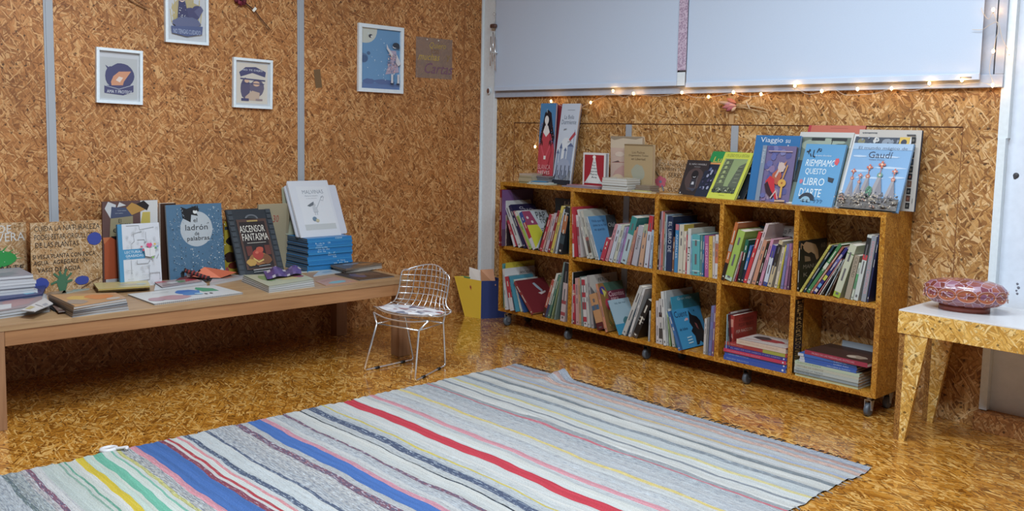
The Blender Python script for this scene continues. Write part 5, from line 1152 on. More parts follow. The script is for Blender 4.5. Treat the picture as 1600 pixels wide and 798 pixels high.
# orange magazines
z = BZ
for i in range(5):
    t = .0095; P_ = cA((470-i*4, 560-i*17), (1095+i*4, 535-i*16), (1238-i*6, 620-i*24), (690+i*4, 690-i*20))
    mag('magazine', f'magazine in the pile with the orange patterned cover, {NUM[i]} from bottom', 'magazine', [(x, y) for x, y in P_], z, t, ['#9aa0a6', '#8c7c70', '#3a3c44', '#9aa0a4', '#a8845c'][i], ['#a0a5aa', '#989ca0', '#7c8088', '#a4a8ac', '#a8acb0'][i], (lambda A: (A.blob(.35, .6, .25, .2, '#b89c50', 3), A.blob(.65, .55, .25, .3, '#b8743a', 4), A.blob(.2, .3, .18, .2, '#8a8078', 5), A.blob(.8, .2, .15, .15, '#a8a49c', 6), A.line([(.02, .02), (.02, .98)], .03, '#2a2c34'))) if i == 4 else None, GM); z += t
mag('magazine', 'teal and beige leaflet lying flat below the painted cactus', 'magazine', cA((560, 430), (640, 385), (860, 430), (590, 480)), BZ, .006, '#7d9490', '#9aa09c', lambda A: (A.blob(.6, .5, .25, .3, '#6c9aa4', 3), A.blob(.3, .5, .2, .3, '#9c8c74', 4)), GM)
mag('magazine', 'dull brown magazine lying at the foot of the plant sign', 'magazine', cA((385, 425), (560, 420), (640, 480), (410, 500)), BZ, .006, '#7d6a58', '#9c948c', lambda A: A.blob(.5, .5, .35, .3, '#8c7c6c', 3), GM)
z = BZ
for i in range(4):
    t = .007; P_ = cB((70+i*0, 236-i*9), (600, 232-i*9), (655, 285-i*7), (190, 318-i*8))
    mag('magazine', f'yellow covered magazine before the white workbook, {NUM[i]} from bottom of its pile', 'magazine', P_, z, t, ['#a8a49c', '#b0a878', '#a89c80', '#b3ab78'][i], ['#a4a6a6', '#b8a84c', '#a8a8a0', '#b09c48'][i], (lambda A: (A.blob(.5, .6, .3, .2, '#b8ae7c', 3), A.blob(.6, .4, .2, .2, '#a49c88', 4), A.line([(.4, .6), (.6, .62)], .02, '#7c7448'), A.blob(.85, .4, .12, .2, '#9aa8a0', 6))) if i == 3 else None, GM); z += t
mag('magazine', 'pale glossy magazine under the red and green one at the centre', 'magazine', cB((600, 205), (1100, 198), (1165, 250), (690, 305)), BZ, .010, '#b4bdc6', '#b0b6bc', None, GM)
mag('magazine', 'red white and green magazine in the middle of the bench', 'magazine', cB((562, 187), (985, 175), (1120, 222), (760, 275)), BZ+.010, .006, '#9c8f94', '#6c7480', lambda A: (A.blob(.55, .5, .16, .25, '#5c8060', 3), A.poly([(.0, .7), (.3, .75), (.2, 1), (0, 1)], '#a8505c'), A.poly([(.65, .3), (.98, .4), (.98, .95), (.8, .9)], '#a83c48'), A.blob(.35, .45, .15, .2, '#b4b4b8', 4), A.line([(.05, .2), (.6, .1)], .03, '#505c68')), GM)
o = mag('drawing_pad', 'spiral bound white pad with blue and green painted shapes at the bench front', 'pad', cB((450, 338), (1225, 258), (1485, 325), (690, 425)), BZ, .007, '#b8bec2', '#a8acb0', lambda A: (A.blob(.55, .62, .15, .25, '#3464b0', 3), A.poly([(.42, .35), (.6, .3), (.72, .7), (.5, .6)], '#3f74b4'), A.poly([(.7, .5), (.86, .42), (.88, .7), (.76, .95), (.7, .8)], '#3a9068'), A.blob(.3, .3, .2, .22, '#a8848c', 5), A.blob(.12, .3, .1, .18, '#9c7c88', 6), A.disc(.66, .28, .015, .05, '#22262c', 8), A.disc(.72, .28, .015, .05, '#22262c', 8), A.blob(.6, .35, .05, .08, '#8cb4d0', 7), A.line([(.2, .75), (.4, .8)], .01, '#8a9098')), None)
b = MB(); L_ = [hit(x, y, 2, BZ+.004)-o.location for x, y in cB((1485, 332), (690, 432))]
for i in range(46):
    p = L_[1].lerp(L_[0], (i+.5)/46); d = (L_[0]-L_[1]).normalized()
    b.M = Matrix.Translation((p.x, p.y, .004)); b.tube([(0, .0, 0) if False else (math.cos(a*math.pi/4)*.0035, 0, math.sin(a*math.pi/4)*.0045) for a in range(8)], .0006, mat('#8a8e94', .3), 4, closed=True)
b.M = Matrix(); b.build('wire_binding', o)
mag('magazine', 'black edged magazine sticking out left under the orange patterned pile', 'magazine', cA((400, 572), (620, 560), (700, 606), (520, 640)), BZ, .007, '#23242a', '#3c3e46', None, GM)
mag('magazine', 'small brown toned magazine between the left pile and the orange patterned pile', 'magazine', cA((500, 596), (640, 590), (668, 640), (560, 652)), BZ+.009, .005, '#7c6660', '#8c9094', lambda A: (A.blob(.5, .5, .3, .3, '#a49c90', 3), A.line([(.05, .1), (.95, .1)], .06, '#26262c')), GM)
mag('magazine', 'light teal magazine behind the bent purple one, by the lift cover', 'magazine', cC((655, 520), (790, 505), (815, 525), (700, 545)), BZ, .006, '#8ca8b0', '#a8b0b4', lambda A: A.blob(.5, .5, .3, .3, '#6c8c9c', 3), GM)
# red cloth roll and orange covered magazine
mag('magazine', 'thick pale magazine with curled orange cover below the moon book', 'magazine', cC((262, 548), (440, 536), (475, 560), (290, 606)), BZ, .014, '#a0a4aa', '#a6aab0', lambda A: (A.blob(.45, .55, .3, .3, '#9c7464', 3), A.blob(.6, .6, .15, .15, '#8a9098', 4)), GM)
o = thing('orange_leaflet', 'bent orange leaflet standing up on the magazines below the moon book', 'leaflet', hit(322, 420, 2, BZ+.012)); b = MB(); P_ = [Vector(q)-o.location for q in ((-4.42, 1.885, .440), (-4.42, 1.972, .484), (-4.39, 2.13, .446), (-4.34, 2.02, .434))]
b.poly([P_[0], P_[1], P_[3]], mat('#c4643c', .5)); b.poly([P_[1], P_[2], P_[3]], mat('#b45a3a', .5)); b.poly([P_[0]-Vector((0, 0, .001)), P_[3]-Vector((0, 0, .001)), P_[1]-Vector((0, 0, .001))], mat('#a8a4a0', .5)); b.build('sheet', o)
o = thing('patterned_roll', 'dark and red checkered cloth roll lying on the magazines', 'roll', hit(307, 428, 2, BZ+.016)); b = MB()
a_, c_ = Vector((-4.405, 1.862, .478))-o.location, Vector((-4.345, 1.958, .437))-o.location
n = 14
for i in range(n): b.tube([a_.lerp(c_, i/n), a_.lerp(c_, (i+1)/n)], .010, mat(['#7c2a28', '#241c20'][i % 2], .8), 8)
b.build('cloth', o)
for t0 in (0, 1): b = MB(); b.tube([a_.lerp(c_, t0-.03), a_.lerp(c_, t0+.03)], .0125, mat('#1c181c', .8), 10); b.build('end_band', o)
# purple open magazine on the white ones
z = BZ
for i in range(4):
    t = .008; P_ = cC((455+i*3, 590-i*9), (760, 580-i*9), (838-i*2, 616-i*11), (598, 648-i*9))
    mag('magazine', f'white edged magazine under the bent purple one, {NUM[i]} from bottom', 'magazine', P_, z, t, ['#a4aaac', '#b0b4b8', '#9ca4a4', '#a0a894'][i], ['#aeb4b6', '#a0a6aa', '#b4b8bc', '#a8aeb0'][i], (lambda A: (A.blob(.25, .6, .15, .3, '#6c8c5c', 3), A.blob(.6, .5, .25, .25, '#b4a878', 4), A.blob(.85, .6, .12, .2, '#8c4a64', 5))) if i == 3 else None, GM); z += t
o = thing('magazine', 'bent purple magazine lying open on the white edged pile', 'magazine', hit(440, 425, 2, BZ+.036), GM); b = MB(); Q = [hit(x, y, 2, BZ+.036)-o.location for x, y in cC((570, 548), (765, 535), (768, 562), (590, 590))]
rows = []
for i in range(13):
    u = i/12; r_ = []
    for j in range(5):
        v = j/4; p = (Q[3].lerp(Q[2], u)).lerp(Q[0].lerp(Q[1], u), v); p.z = .003+.020*math.sin(u*math.pi*2-.4)**2*(.4+v*.8); r_.append(b.v(p))
    rows.append(r_)
for i in range(12):
    for j in range(4): b.face([rows[i][j], rows[i+1][j], rows[i+1][j+1], rows[i][j+1]], mat(['#4c3c7c', '#5c4c90', '#b4b4c4', '#3c3468', '#6c5c98'][(i+j*2) % 5 if j in (0, 3) else (i//3) % 2], .35), True)
b.build('pages', o)
mag('magazine', 'pale blue printed leaflet lying before the blue stack', 'magazine', cC((690, 500), (905, 512), (990, 545), (830, 568)), BZ, .005, '#9cb0c0', '#b0b8c0', lambda A: (A.blob(.4, .5, .25, .25, '#7c9cb4', 3), A.blob(.7, .6, .2, .2, '#b0bcc8', 4)), GM)
mag('booklet', 'orange and teal printed booklet near the right end of the bench front', 'booklet', cC((842, 596), (940, 572), (1060, 595), (895, 618)), BZ, .003, '#a07c68', '#a8a4a0', lambda A: (A.blob(.5, .3, .35, .2, '#6c9ca8', 3), A.line([(.1, .7), (.5, .75)], .03, '#8c4a3c')))
mag('magazine', 'dark glossy magazine lying lowest at the right end of the bench', 'magazine', cC((940, 556), (1120, 538), (1252, 568), (1070, 588)), BZ, .006, '#3c3430', '#8c8c90', lambda A: (A.blob(.3, .5, .2, .3, '#4c4c68', 3), A.blob(.7, .5, .25, .3, '#54443a', 4), A.blob(.45, .6, .1, .15, '#6c5a4c', 5)), GM)
z = BZ+.006
for i in range(3):
    P_ = cC((903, 519-i*5), (1060, 505-i*6), (1188, 521-i*10), (1000, 545-i*6))
    mag('magazine', f'magazine in the small pile beside the blue stack, {NUM[i]} from bottom', 'magazine', P_, z, .008, ['#a4a4a0', '#5c5850', '#544c44'][i], ['#b0b0ac', '#9c9894', '#8c7c6c'][i], (lambda A: (A.blob(.5, .7, .3, .2, '#68788c', 3), A.blob(.7, .3, .25, .2, '#8c6844', 4), A.line([(.02, .03), (.98, .03)], .04, '#b08858'))) if i == 2 else None, GM); z += .008
# ------------------------------------------------------------------ books in the ten compartments
def marks(seed, col, n=1):
    def f(A):
        R = random.Random(seed); v = .86
        for i in range(n+1):
            l = R.uniform(.08, .26); A.rect(.36, v-l, .62, v, col); v -= l+R.uniform(.04, .2)
            if v < .35: break
        A.rect(.3, .05, .7, .05+R.uniform(.02, .04), col)
    return f
def lum(h): h = h.lstrip('#'); return sum(int(h[i:i+2], 16) for i in (0, 2, 4))/3
def fill(cell, place, ox, oy, s, zs, x0, x1, ents, depth=.205, group=None):
    B = []
    for e in ents:
        xb, xt, yt, w, sp, cv, look = e[:7]; op = e[7] if len(e) > 7 else {}
        yf = op.get('yf', 3.745)
        a = pxx(ox+xb/s, 1, yf, zs); a2 = pxx(ox+(xb+w)/s, 1, yf, zs); t_ = hit(ox+xt/s, oy+yt/s, 1, yf)
        B.append(dict(xb=xb, X=a.x, W=a2.x-a.x, tn=(t_.x-a.x)/(t_.z-zs), H=t_.z-zs, yf=yf, sp=sp, cv=cv, look=look, op=op))
    B.sort(key=lambda q: q['xb'])
    for q in B: q['X'] = max(q['X'], x0+.0008+max(0, -q['tn'])*q['H'])
    for i in range(1, len(B)): B[i]['X'] = max(B[i]['X'], B[i-1]['X']+.0045)
    for i in range(1, len(B)):                      # books leaning left rest on their left neighbour
        q, r = B[i-1], B[i]; g0 = r['X']-q['X']; Hm = min(q['H'], r['H']); mn = .0055
        if r['tn'] < q['tn']-.002 and r['tn'] < 0 and g0+Hm*(r['tn']-q['tn']) < mn: r['tn'] = min(0.0 if q['tn'] > -.02 else q['tn'], q['tn']-(g0-mn)/Hm)
    lim = x1-.001
    for i in range(len(B)-1, -1, -1):
        q = B[i]; c = math.cos(math.atan(q['tn']))
        if i == len(B)-1:
            g0 = lim-q['X']; gH = g0-q['H']*q['tn']
            if gH < .006: q['tn'] = (g0-.007)/q['H']; gH = .007
        else:
            r = B[i+1]; g0 = r['X']-q['X']; Hm = min(q['H'], r['H']); gH = g0+Hm*(r['tn']-q['tn'])
            if gH < .0045: q['tn'] = r['tn']+(g0-.0045)/Hm; gH = .0045
        if q['tn'] > 0: q['tn'] = min(q['tn'], max(0, (lim-q['X']-.004)/q['H'])); c = math.cos(math.atan(q['tn'])); g0 = min(g0, max(.0035, lim-q['X']-q['H']*q['tn']))
        q['t'] = max(.0035, min(q['W']*c, c*min(g0, gH)-.0005))
    out = []
    for i, q in enumerate(B):
        th = math.atan(q['tn']); c, s_ = math.cos(th), math.sin(th); t = q['t']; h = q['H']/c
        h = min(h, (zs+.366-zs-.004)/c)
        ox_ = (q['X']+t/c, zs) if th > 0 else (q['X']+t*c, zs-t*s_)
        op = q['op']; d = op.get('d', depth); d = min(d, 3.988-q['yf'])
        M = frame_M((ox_[0], q['yf'], ox_[1]+.0003), (0, 1, 0), (s_, 0, c))
        lab = f"{q['look'].rstrip(',')}{'' if 'book' in q['look'] else ' book'}, {NUM[i]} from left, {place}"
        seg = op.get('seg'); tx = op.get('txt'); cvart = op.get('art'); cseg = op.get('cseg')
        dk = lum(q['sp']) < 110
        def spart(A, seg=seg, tx=tx, dk=dk, sd=i+len(cell)):
            for (v0, v1, cc_) in (seg or []): A.rect(0, v0, 1, v1, cc_)
            if tx: A.text(tx[0], .22, tx[2] if len(tx) > 2 else .3, .78, tx[3] if len(tx) > 3 else .85, tx[1], vert=True)
            else: marks(sd, '#b8b8b0' if dk else '#5a5a60')(A)
        nm = 'large_book' if h > .27 else 'book'
        book(nm, lab, 'book', group or f'books in the {cell}', M, d, h, t, q['cv'], q['sp'], None, cvart, spart)
ZU, ZL = .499, .112
C1 = (BX0+.024, DV[0]-.012); C2 = (DV[0]+.012, DV[1]-.012); C3 = (DV[1]+.012, DV[2]-.012); C4 = (DV[2]+.012, DV[3]-.012); C5 = (DV[3]+.012, BX1-.024)
def back_book(lab, BL, BR, TL, z, cov, art, fix=3.955, t=.010, h=None, w=None, grp=None):
    M, ww, hh = standing(BL, BR, TL, fix, z, 'B'); return book('large_book', lab, 'book', grp, M, w or ww, h or min(hh, .36), t, cov, None, None, art)

# upper left compartment
def a_pap(A):
    A.rect(0, 0, 1, 1, '#a9b4bc'); A.poly([(0, .62), (.0, 1), (.32, 1), (.45, .62)], '#8a3a5c'); A.poly([(0, .0), (.0, .62), (.42, .62), (.62, .2), (.1, .0)], '#b8b81c'); A.poly([(0, .0), (.55, .0), (.62, .2), (.4, .3)], '#b4b8c0')
    A.text('PAP', .5, .78, .88, .96, '#2c3038'); A.text('TO', .56, .64, .82, .76, '#2c3038'); A.line([(.5, .5), (.85, .5)], .02, '#5a6068'); A.line([(.5, .45), (.8, .45)], .02, '#5a6068')
    A.disc(.12, .82, .05, .04, '#c4b8c0', 8); A.disc(.25, .7, .05, .04, '#c4b8c0', 8)
fill('upper left compartment', 'upper left compartment', 765, 270, 6.14, ZU, *C1, [
 (84, 95, 160, 22, '#741420', '#741420', 'thin crimson', dict(yf=3.715)),
 (112, 116, 165, 24, '#5c2838', '#54405c', 'tall purple covered PARTO', dict(yf=3.715, d=.262, art=lambda A: (A.poly([(0, .3), (.0, 1), (.28, 1), (.5, .6), (.5, .3)], '#6c4c80'), A.text('PARTO', .42, .70, .8, .79, '#a48a54')))),
 (138, 124, 400, 12, '#a89c90', '#7c7068', 'thin beige', {}),
 (160, 140, 460, 20, '#3a2a30', '#2a2024', 'dark brown', {}),
 (232, 150, 458, 22, '#a83a48', '#a83a48', 'small red book with white foot,', dict(seg=[(0, .45, '#b8bcc8'), (.45, 1, '#9c3040')])),
 (275, 128, 285, 34, '#b4bcc0', '#a8acb0', 'tall white', dict(art=lambda A: A.rect(.0, .0, 1, 1, '#a8acb0'))),
 (330, 182, 318, 40, '#23244a', '#1e1d40', 'navy covered', dict(art=lambda A: (A.rect(0, 0, 1, 1, '#1e1d40'), A.text('CL', .3, .88, .5, .94, '#b8b8c8'), A.text('ULOs', .5, .83, .85, .89, '#b8b8c8')))),
 (372, 225, 370, 12, '#a8707c', '#8c6a70', 'thin pink', {}),
 (386, 240, 378, 26, '#8cae48', '#b4bcbc', 'lime green and white', dict(seg=[(.88, 1, '#b8bcbc'), (0, .88, '#8cae48')])),
 (418, 284, 388, 34, '#2c4c94', '#a9b4bc', 'blue red and white spined PAP', dict(seg=[(.0, .3, '#b4b8c0'), (.3, .72, '#a02838'), (.72, 1, '#2c4890')], art=a_pap)),
 (462, 545, 430, 12, '#2c342c', '#2c342c', 'thin dark green', {}),
 (474, 572, 405, 24, '#a03040', '#982c38', 'slim red', {}),
 (500, 598, 412, 22, '#b09088', '#a08078', 'slim pinkish beige', {}),
 (525, 618, 395, 26, '#a8a0ac', '#a09aa4', 'slim mauve grey', {}),
 (554, 652, 368, 24, '#7c2830', '#742028', 'dark red', {}),
 (580, 688, 325, 24, '#b8ac4c', '#b0a444', 'tall yellow', {}),
 (606, 700, 385, 20, '#9c9890', '#8c8880', 'slim grey beige', {}),
 (628, 712, 350, 18, '#a8b8c8', '#9cacbc', 'slim pale blue', {}),
 (652, 728, 330, 78, '#23292e', '#20262c', 'wide dark book with orange shape,', dict(seg=[(0, 1, '#22282e'), (.22, .40, '#31444e'), (.45, .82, '#9c6440'), (.86, .88, '#8a9094')])),
 (760, 775, 330, 24, '#38684c', '#38684c', 'green', {}),
])
back_book('tall black chalkboard style book with white script at the back, upper left compartment', 868, 898, (867.5, 309), ZU, '#23272a', lambda A: (A.rect(0, 0, 1, 1, '#23272a'), A.text('Hav', .35, .82, .85, .95, '#a8acac', slant=.1), A.dots(14, .05, .1, .95, .8, .01, ['#6a6e70'], 3)), fix=3.962, w=.2)
# upper second compartment
fill('upper second compartment', 'upper second compartment', 880, 290, 5.7, ZU, *C2, [
 (84, 76, 190, 42, '#a82c3a', '#a82c3a', 'tall red and white', dict(yf=3.725, seg=[(0, .27, '#b8bcc0'), (.27, 1, '#a82c3a')])),
 (140, 114, 262, 56, '#b4b8bc', '#b0aeb0', 'white and dusty pink', dict(seg=[(0, .5, '#a4848c'), (.5, .72, '#843c48'), (.72, 1, '#b8bcc0')])),
 (214, 122, 216, 18, '#b4b8b4', '#aeb4b2', 'tall white', dict(art=lambda A: A.blob(.2, .93, .14, .05, '#a03a44', 3))),
 (240, 150, 228, 34, '#a8aca4', '#a0a6a0', 'white with dark blotches', dict(seg=[(.12, .38, '#4a4038'), (.38, .45, '#a04a40')])),
 (288, 186, 278, 16, '#9ca4a4', '#94a0a0', 'slim grey', {}),
 (310, 206, 280, 14, '#a8b4bc', '#4c84b4', 'sky blue handwritten cover', dict(d=.225, art=lambda A: (A.rect(0, 0, 1, 1, '#4c84b4'), A.poly([(.58, .4), (.66, 1), (1, 1), (1, .45)], '#3a4248'), A.text('Hola que tal', .1, .84, .55, .92, '#2c3c5c'), A.text('como te va hoy', .1, .74, .6, .82, '#2c3c5c'), A.text('mi querido', .12, .64, .5, .72, '#2c3c5c'), A.text('Olaf', .66, .72, .92, .82, '#b0b8bc'), A.blob(.5, .3, .2, .12, '#b89078', 4), A.text('Ana', .1, .16, .3, .24, '#2c3c5c')))),
 (324, 380, 475, 38, '#a03044', '#982c3c', 'short crimson', dict(art=None)),
 (370, 462, 350, 26, '#ac7884', '#a4707c', 'dusty pink', {}),
 (402, 488, 355, 34, '#a8b4c4', '#a0acbc', 'pale blue', {}),
 (440, 522, 352, 26, '#a8b0a4', '#a0a89c', 'pale sage', {}),
 (468, 548, 372, 18, '#8c94b4', '#848cac', 'slim bluish', {}),
 (490, 572, 370, 16, '#8c6ca4', '#84649c', 'slim purple', {}),
 (508, 610, 285, 50, '#98b0bc', '#2c7474', 'teal topped pale blue', dict(seg=[(0, .63, '#98b0bc'), (.63, 1, '#2c7c7c')])),
 (562, 636, 400, 12, '#a88468', '#a07c60', 'slim tan', {}),
 (576, 656, 370, 18, '#a8746c', '#a06c64', 'slim salmon', {}),
 (606, 672, 362, 54, '#9a9ca8', '#9094a0', 'grey with black script', dict(txt=('Historia', '#2c3038', .4, .75), cv='#a0583c')),
 (668, 722, 348, 44, '#ac8c74', '#a4846c', 'peach', dict(seg=[(.8, 1, '#8c9c88')])),
 (718, 768, 268, 36, '#a4acbc', '#9c2434', 'red topped white', dict(seg=[(0, .7, '#a8b0c0'), (.7, 1, '#a42434')])),
 (762, 790, 395, 24, '#8ca4bc', '#849cb4', 'slim light blue', {}),
])
# upper third compartment
fill('upper third compartment', 'upper third compartment', 1010, 300, 5.7, ZU, *C3, [
 (96, 122, 172, 12, '#2c2428', '#242020', 'thin black', dict(d=.235)),
 (110, 136, 170, 14, '#9c8494', '#30282a', 'thin mauve', dict(d=.235)),
 (126, 150, 176, 16, '#a85c54', '#4c2c24', 'tall coral red', dict(d=.235)),
 (144, 166, 190, 16, '#6c7468', '#5c4030', 'slim olive grey', {}),
 (160, 178, 200, 10, '#8ca4b8', '#7c94a8', 'thin light blue', {}),
 (172, 190, 214, 50, '#1c2c4c', '#182640', 'thick navy', dict(txt=('EL LIBRO DE', '#a8b0bc', .35, .9))),
 (226, 240, 400, 16, '#6c4c3c', '#64443c', 'short brown', {}),
 (246, 262, 285, 28, '#2c74a8', '#286c9c', 'bright blue', dict(seg=[(.88, 1, '#a8606c')], txt=('ANIMALES', '#b0c4d4', .3, .8))),
 (278, 296, 288, 40, '#b0b0a4', '#8c7c4c', 'thick off white', dict(art=lambda A: (A.rect(0, 0, 1, 1, '#6c5840'), A.rect(.0, .86, .4, 1, '#a8983c')))),
 (322, 336, 348, 22, '#b8b4a8', '#a8a49c', 'cream', {}),
 (346, 358, 380, 10, '#a03444', '#98303c', 'thin red', {}),
 (358, 372, 325, 30, '#b0b8b8', '#a4aca8', 'white with black marks', dict(txt=('Fin', '#24282c', .3, .6))),
 (390, 398, 385, 14, '#6c9cb8', '#6494b0', 'thin sky blue', {}),
 (406, 410, 375, 66, '#4c98a0', '#449098', 'thick turquoise', dict(seg=[(.1, .12, '#a8c4c8'), (.85, .87, '#a8c4c8')])),
 (474, 484, 384, 18, '#4c7878', '#406c6c', 'slim teal', {}),
 (492, 506, 390, 18, '#2c6490', '#285c88', 'slim blue', {}),
 (518, 520, 386, 34, '#944c84', '#8c447c', 'magenta', dict(txt=('HECHIZO', '#c8a4b8', .2, .8))),
 (554, 558, 392, 30, '#b89c3c', '#b09438', 'mustard yellow', dict(txt=('CUENTO', '#5c4424', .2, .8))),
 (588, 592, 392, 18, '#b0a8a4', '#a8a09c', 'slim greyish white', {}),
 (608, 618, 378, 26, '#b4b4b8', '#acacb0', 'orange and white', dict(seg=[(.35, .8, '#b06444')])),
])
# upper fourth compartment
fill('upper fourth compartment', 'upper fourth compartment', 1110, 320, 5.7, ZU, *C4, [
 (84, 212, 160, 48, '#a8602c', '#a05c2c', 'tall orange brown', dict(seg=[(0, .3, '#241c1c'), (.5, .62, '#88888c')], yf=3.735)),
 (122, 246, 235, 64, '#8cac4c', '#84a448', 'light green', dict(seg=[(0, .08, '#9cb4a8')], yf=3.735)),
 (196, 276, 418, 18, '#a8a0a0', '#a09898', 'slim white', {}),
 (216, 298, 425, 18, '#982c44', '#90283c', 'slim crimson', {}),
 (238, 316, 312, 28, '#1c2824', '#1c4c40', 'dark green topped black', dict(seg=[(.7, 1, '#1c5c4c')])),
 (268, 352, 365, 20, '#3064a4', '#2c5c9c', 'slim blue and black', dict(seg=[(0, .35, '#1c2030')])),
 (290, 428, 245, 28, '#b02c34', '#a82830', 'tall bright red', {}),
 (322, 492, 172, 42, '#b4a4a8', '#aca0a4', 'tall pale pink', {}),
 (366, 474, 318, 32, '#ac7c64', '#a4745c', 'salmon', {}),
 (402, 506, 350, 20, '#20201e', '#1c1c1c', 'slim black', {}),
 (426, 540, 308, 26, '#b07c98', '#a87490', 'rose pink', {}),
 (466, 552, 360, 34, '#aab4c4', '#403c80', 'violet topped white', dict(seg=[(0, .1, '#2c3c80'), (.7, 1, '#40388c')])),
 (504, 612, 322, 34, '#a89c7c', '#a4a49c', 'black and cream', dict(seg=[(.45, .92, '#2c2824')])),
 (566, 642, 380, 26, '#b0a898', '#a8a08c', 'cream', {}),
 (594, 670, 362, 20, '#b8b02c', '#b0a828', 'slim yellow', {}),
 (622, 682, 350, 26, '#68689c', '#606094', 'violet blue', {}),
 (652, 706, 345, 24, '#845c80', '#7c5478', 'plum', {}),
 (684, 728, 345, 24, '#5c3c58', '#543850', 'dark plum', {}),
], depth=.19)
back_book('greyish white book titled Picasso with black picture band at the back, upper fourth compartment', 1205, 1247, (1198, 349.5), ZU, '#a0a0a0', lambda A: (A.rect(0, 0, 1, 1, '#a0a0a0'), A.text('Picasso P', .2, .86, .85, .95, '#22242a', slant=.1), A.rect(.05, .62, .92, .82, '#1c1c20'), A.blob(.4, .72, .06, .07, '#6a6a70', 3), A.blob(.6, .71, .05, .06, '#6a6a70', 5)), fix=3.958)
back_book('blue covered book at the back left, upper fourth compartment', 1169, 1203, (1166, 350.5), ZU, '#245c88', lambda A: (A.rect(0, .82, 1, .9, '#1c4c74')), fix=3.965)
# upper right compartment
def a_goat(A):
    A.rect(0, 0, 1, 1, '#17181a'); A.poly([(.12, .94), (.2, .98), (.4, .94), (.56, .9), (.66, .78), (.7, .62), (.62, .58), (.54, .7), (.4, .76), (.3, .74), (.16, .8), (.1, .86)], '#a08060')
    A.poly([(.16, .7), (.36, .66), (.4, .58), (.18, .58)], '#7a6550'); A.line([(.12, .9), (.02, .95), (.02, .84)], .03, '#a08060'); A.text('60', .76, .82, .92, .92, '#74665a'); A.text('MANU', .12, .44, .6, .52, '#7a7066'); A.text('K', .14, .28, .3, .36, '#7a7066')
fill('upper right compartment', 'upper right compartment', 1230, 330, 5.32, ZU, *C5, [
 (80, 96, 248, 14, '#141618', '#17181a', 'black covered book with tan animal,', dict(art=a_goat, d=.24)),
 (98, 345, 285, 26, '#b0ac4c', '#a8a448', 'leaning yellow', dict(txt=('EXPEDICIONES CURIOSAS', '#3a3a1c', .06, .92), yf=3.735)),
 (126, 372, 290, 20, '#20384c', '#1c3448', 'leaning dark blue', {}),
 (152, 425, 280, 28, '#3c7448', '#387044', 'leaning green', dict(seg=[(.5, .62, '#a8b8a8')])),
 (184, 452, 300, 18, '#8c5444', '#844c3c', 'leaning slim rust', {}),
 (206, 478, 310, 26, '#28286c', '#242460', 'leaning deep navy', dict(seg=[(.04, .10, '#b0b0b4'), (.14, .22, '#4c8cbc'), (.3, .4, '#a8b040'), (.6, .85, '#5c5c94')])),
 (248, 462, 400, 14, '#a86c70', '#a06468', 'leaning thin pink', {}),
 (268, 470, 415, 12, '#b4b8b8', '#acb0b0', 'leaning thin white', {}),
 (286, 478, 415, 18, '#24282c', '#20242a', 'leaning slim black', {}),
 (314, 486, 405, 16, '#98a8b0', '#90a0a8', 'leaning slim grey', {}),
 (338, 492, 400, 14, '#54402c', '#4c3828', 'leaning slim brown', {}),
 (374, 520, 285, 84, '#a8b09c', '#98a890', 'wide pale green and white', dict(seg=[(0, .1, '#8ca42c'), (.1, 1, '#a8b09c'), (.82, .84, '#5c7c50')], yf=3.738)),
 (474, 560, 368, 44, '#8c8474', '#847c6c', 'worn beige', dict(txt=('CIUDAD', '#5c5448', .5, .95))),
 (526, 598, 430, 22, '#a8b4a8', '#3c8454', 'slim green and white', dict(seg=[(.3, .7, '#4c9060')])),
 (548, 668, 200, 46, '#aab4b4', '#a2acac', 'tall white', dict(seg=[(.70, .96, '#26282a'), (.62, .7, '#a8343c')])),
 (612, 706, 208, 38, '#7c8490', '#747c88', 'tall grey EXPERIMENTOS', dict(txt=('EXPERIMENTOS CIENTIFICOS', '#b8848c', .12, .92))),
 (660, 762, 200, 78, '#20264c', '#1c2244', 'thick midnight blue', dict(seg=[(.82, .9, '#343c5c')])),
])
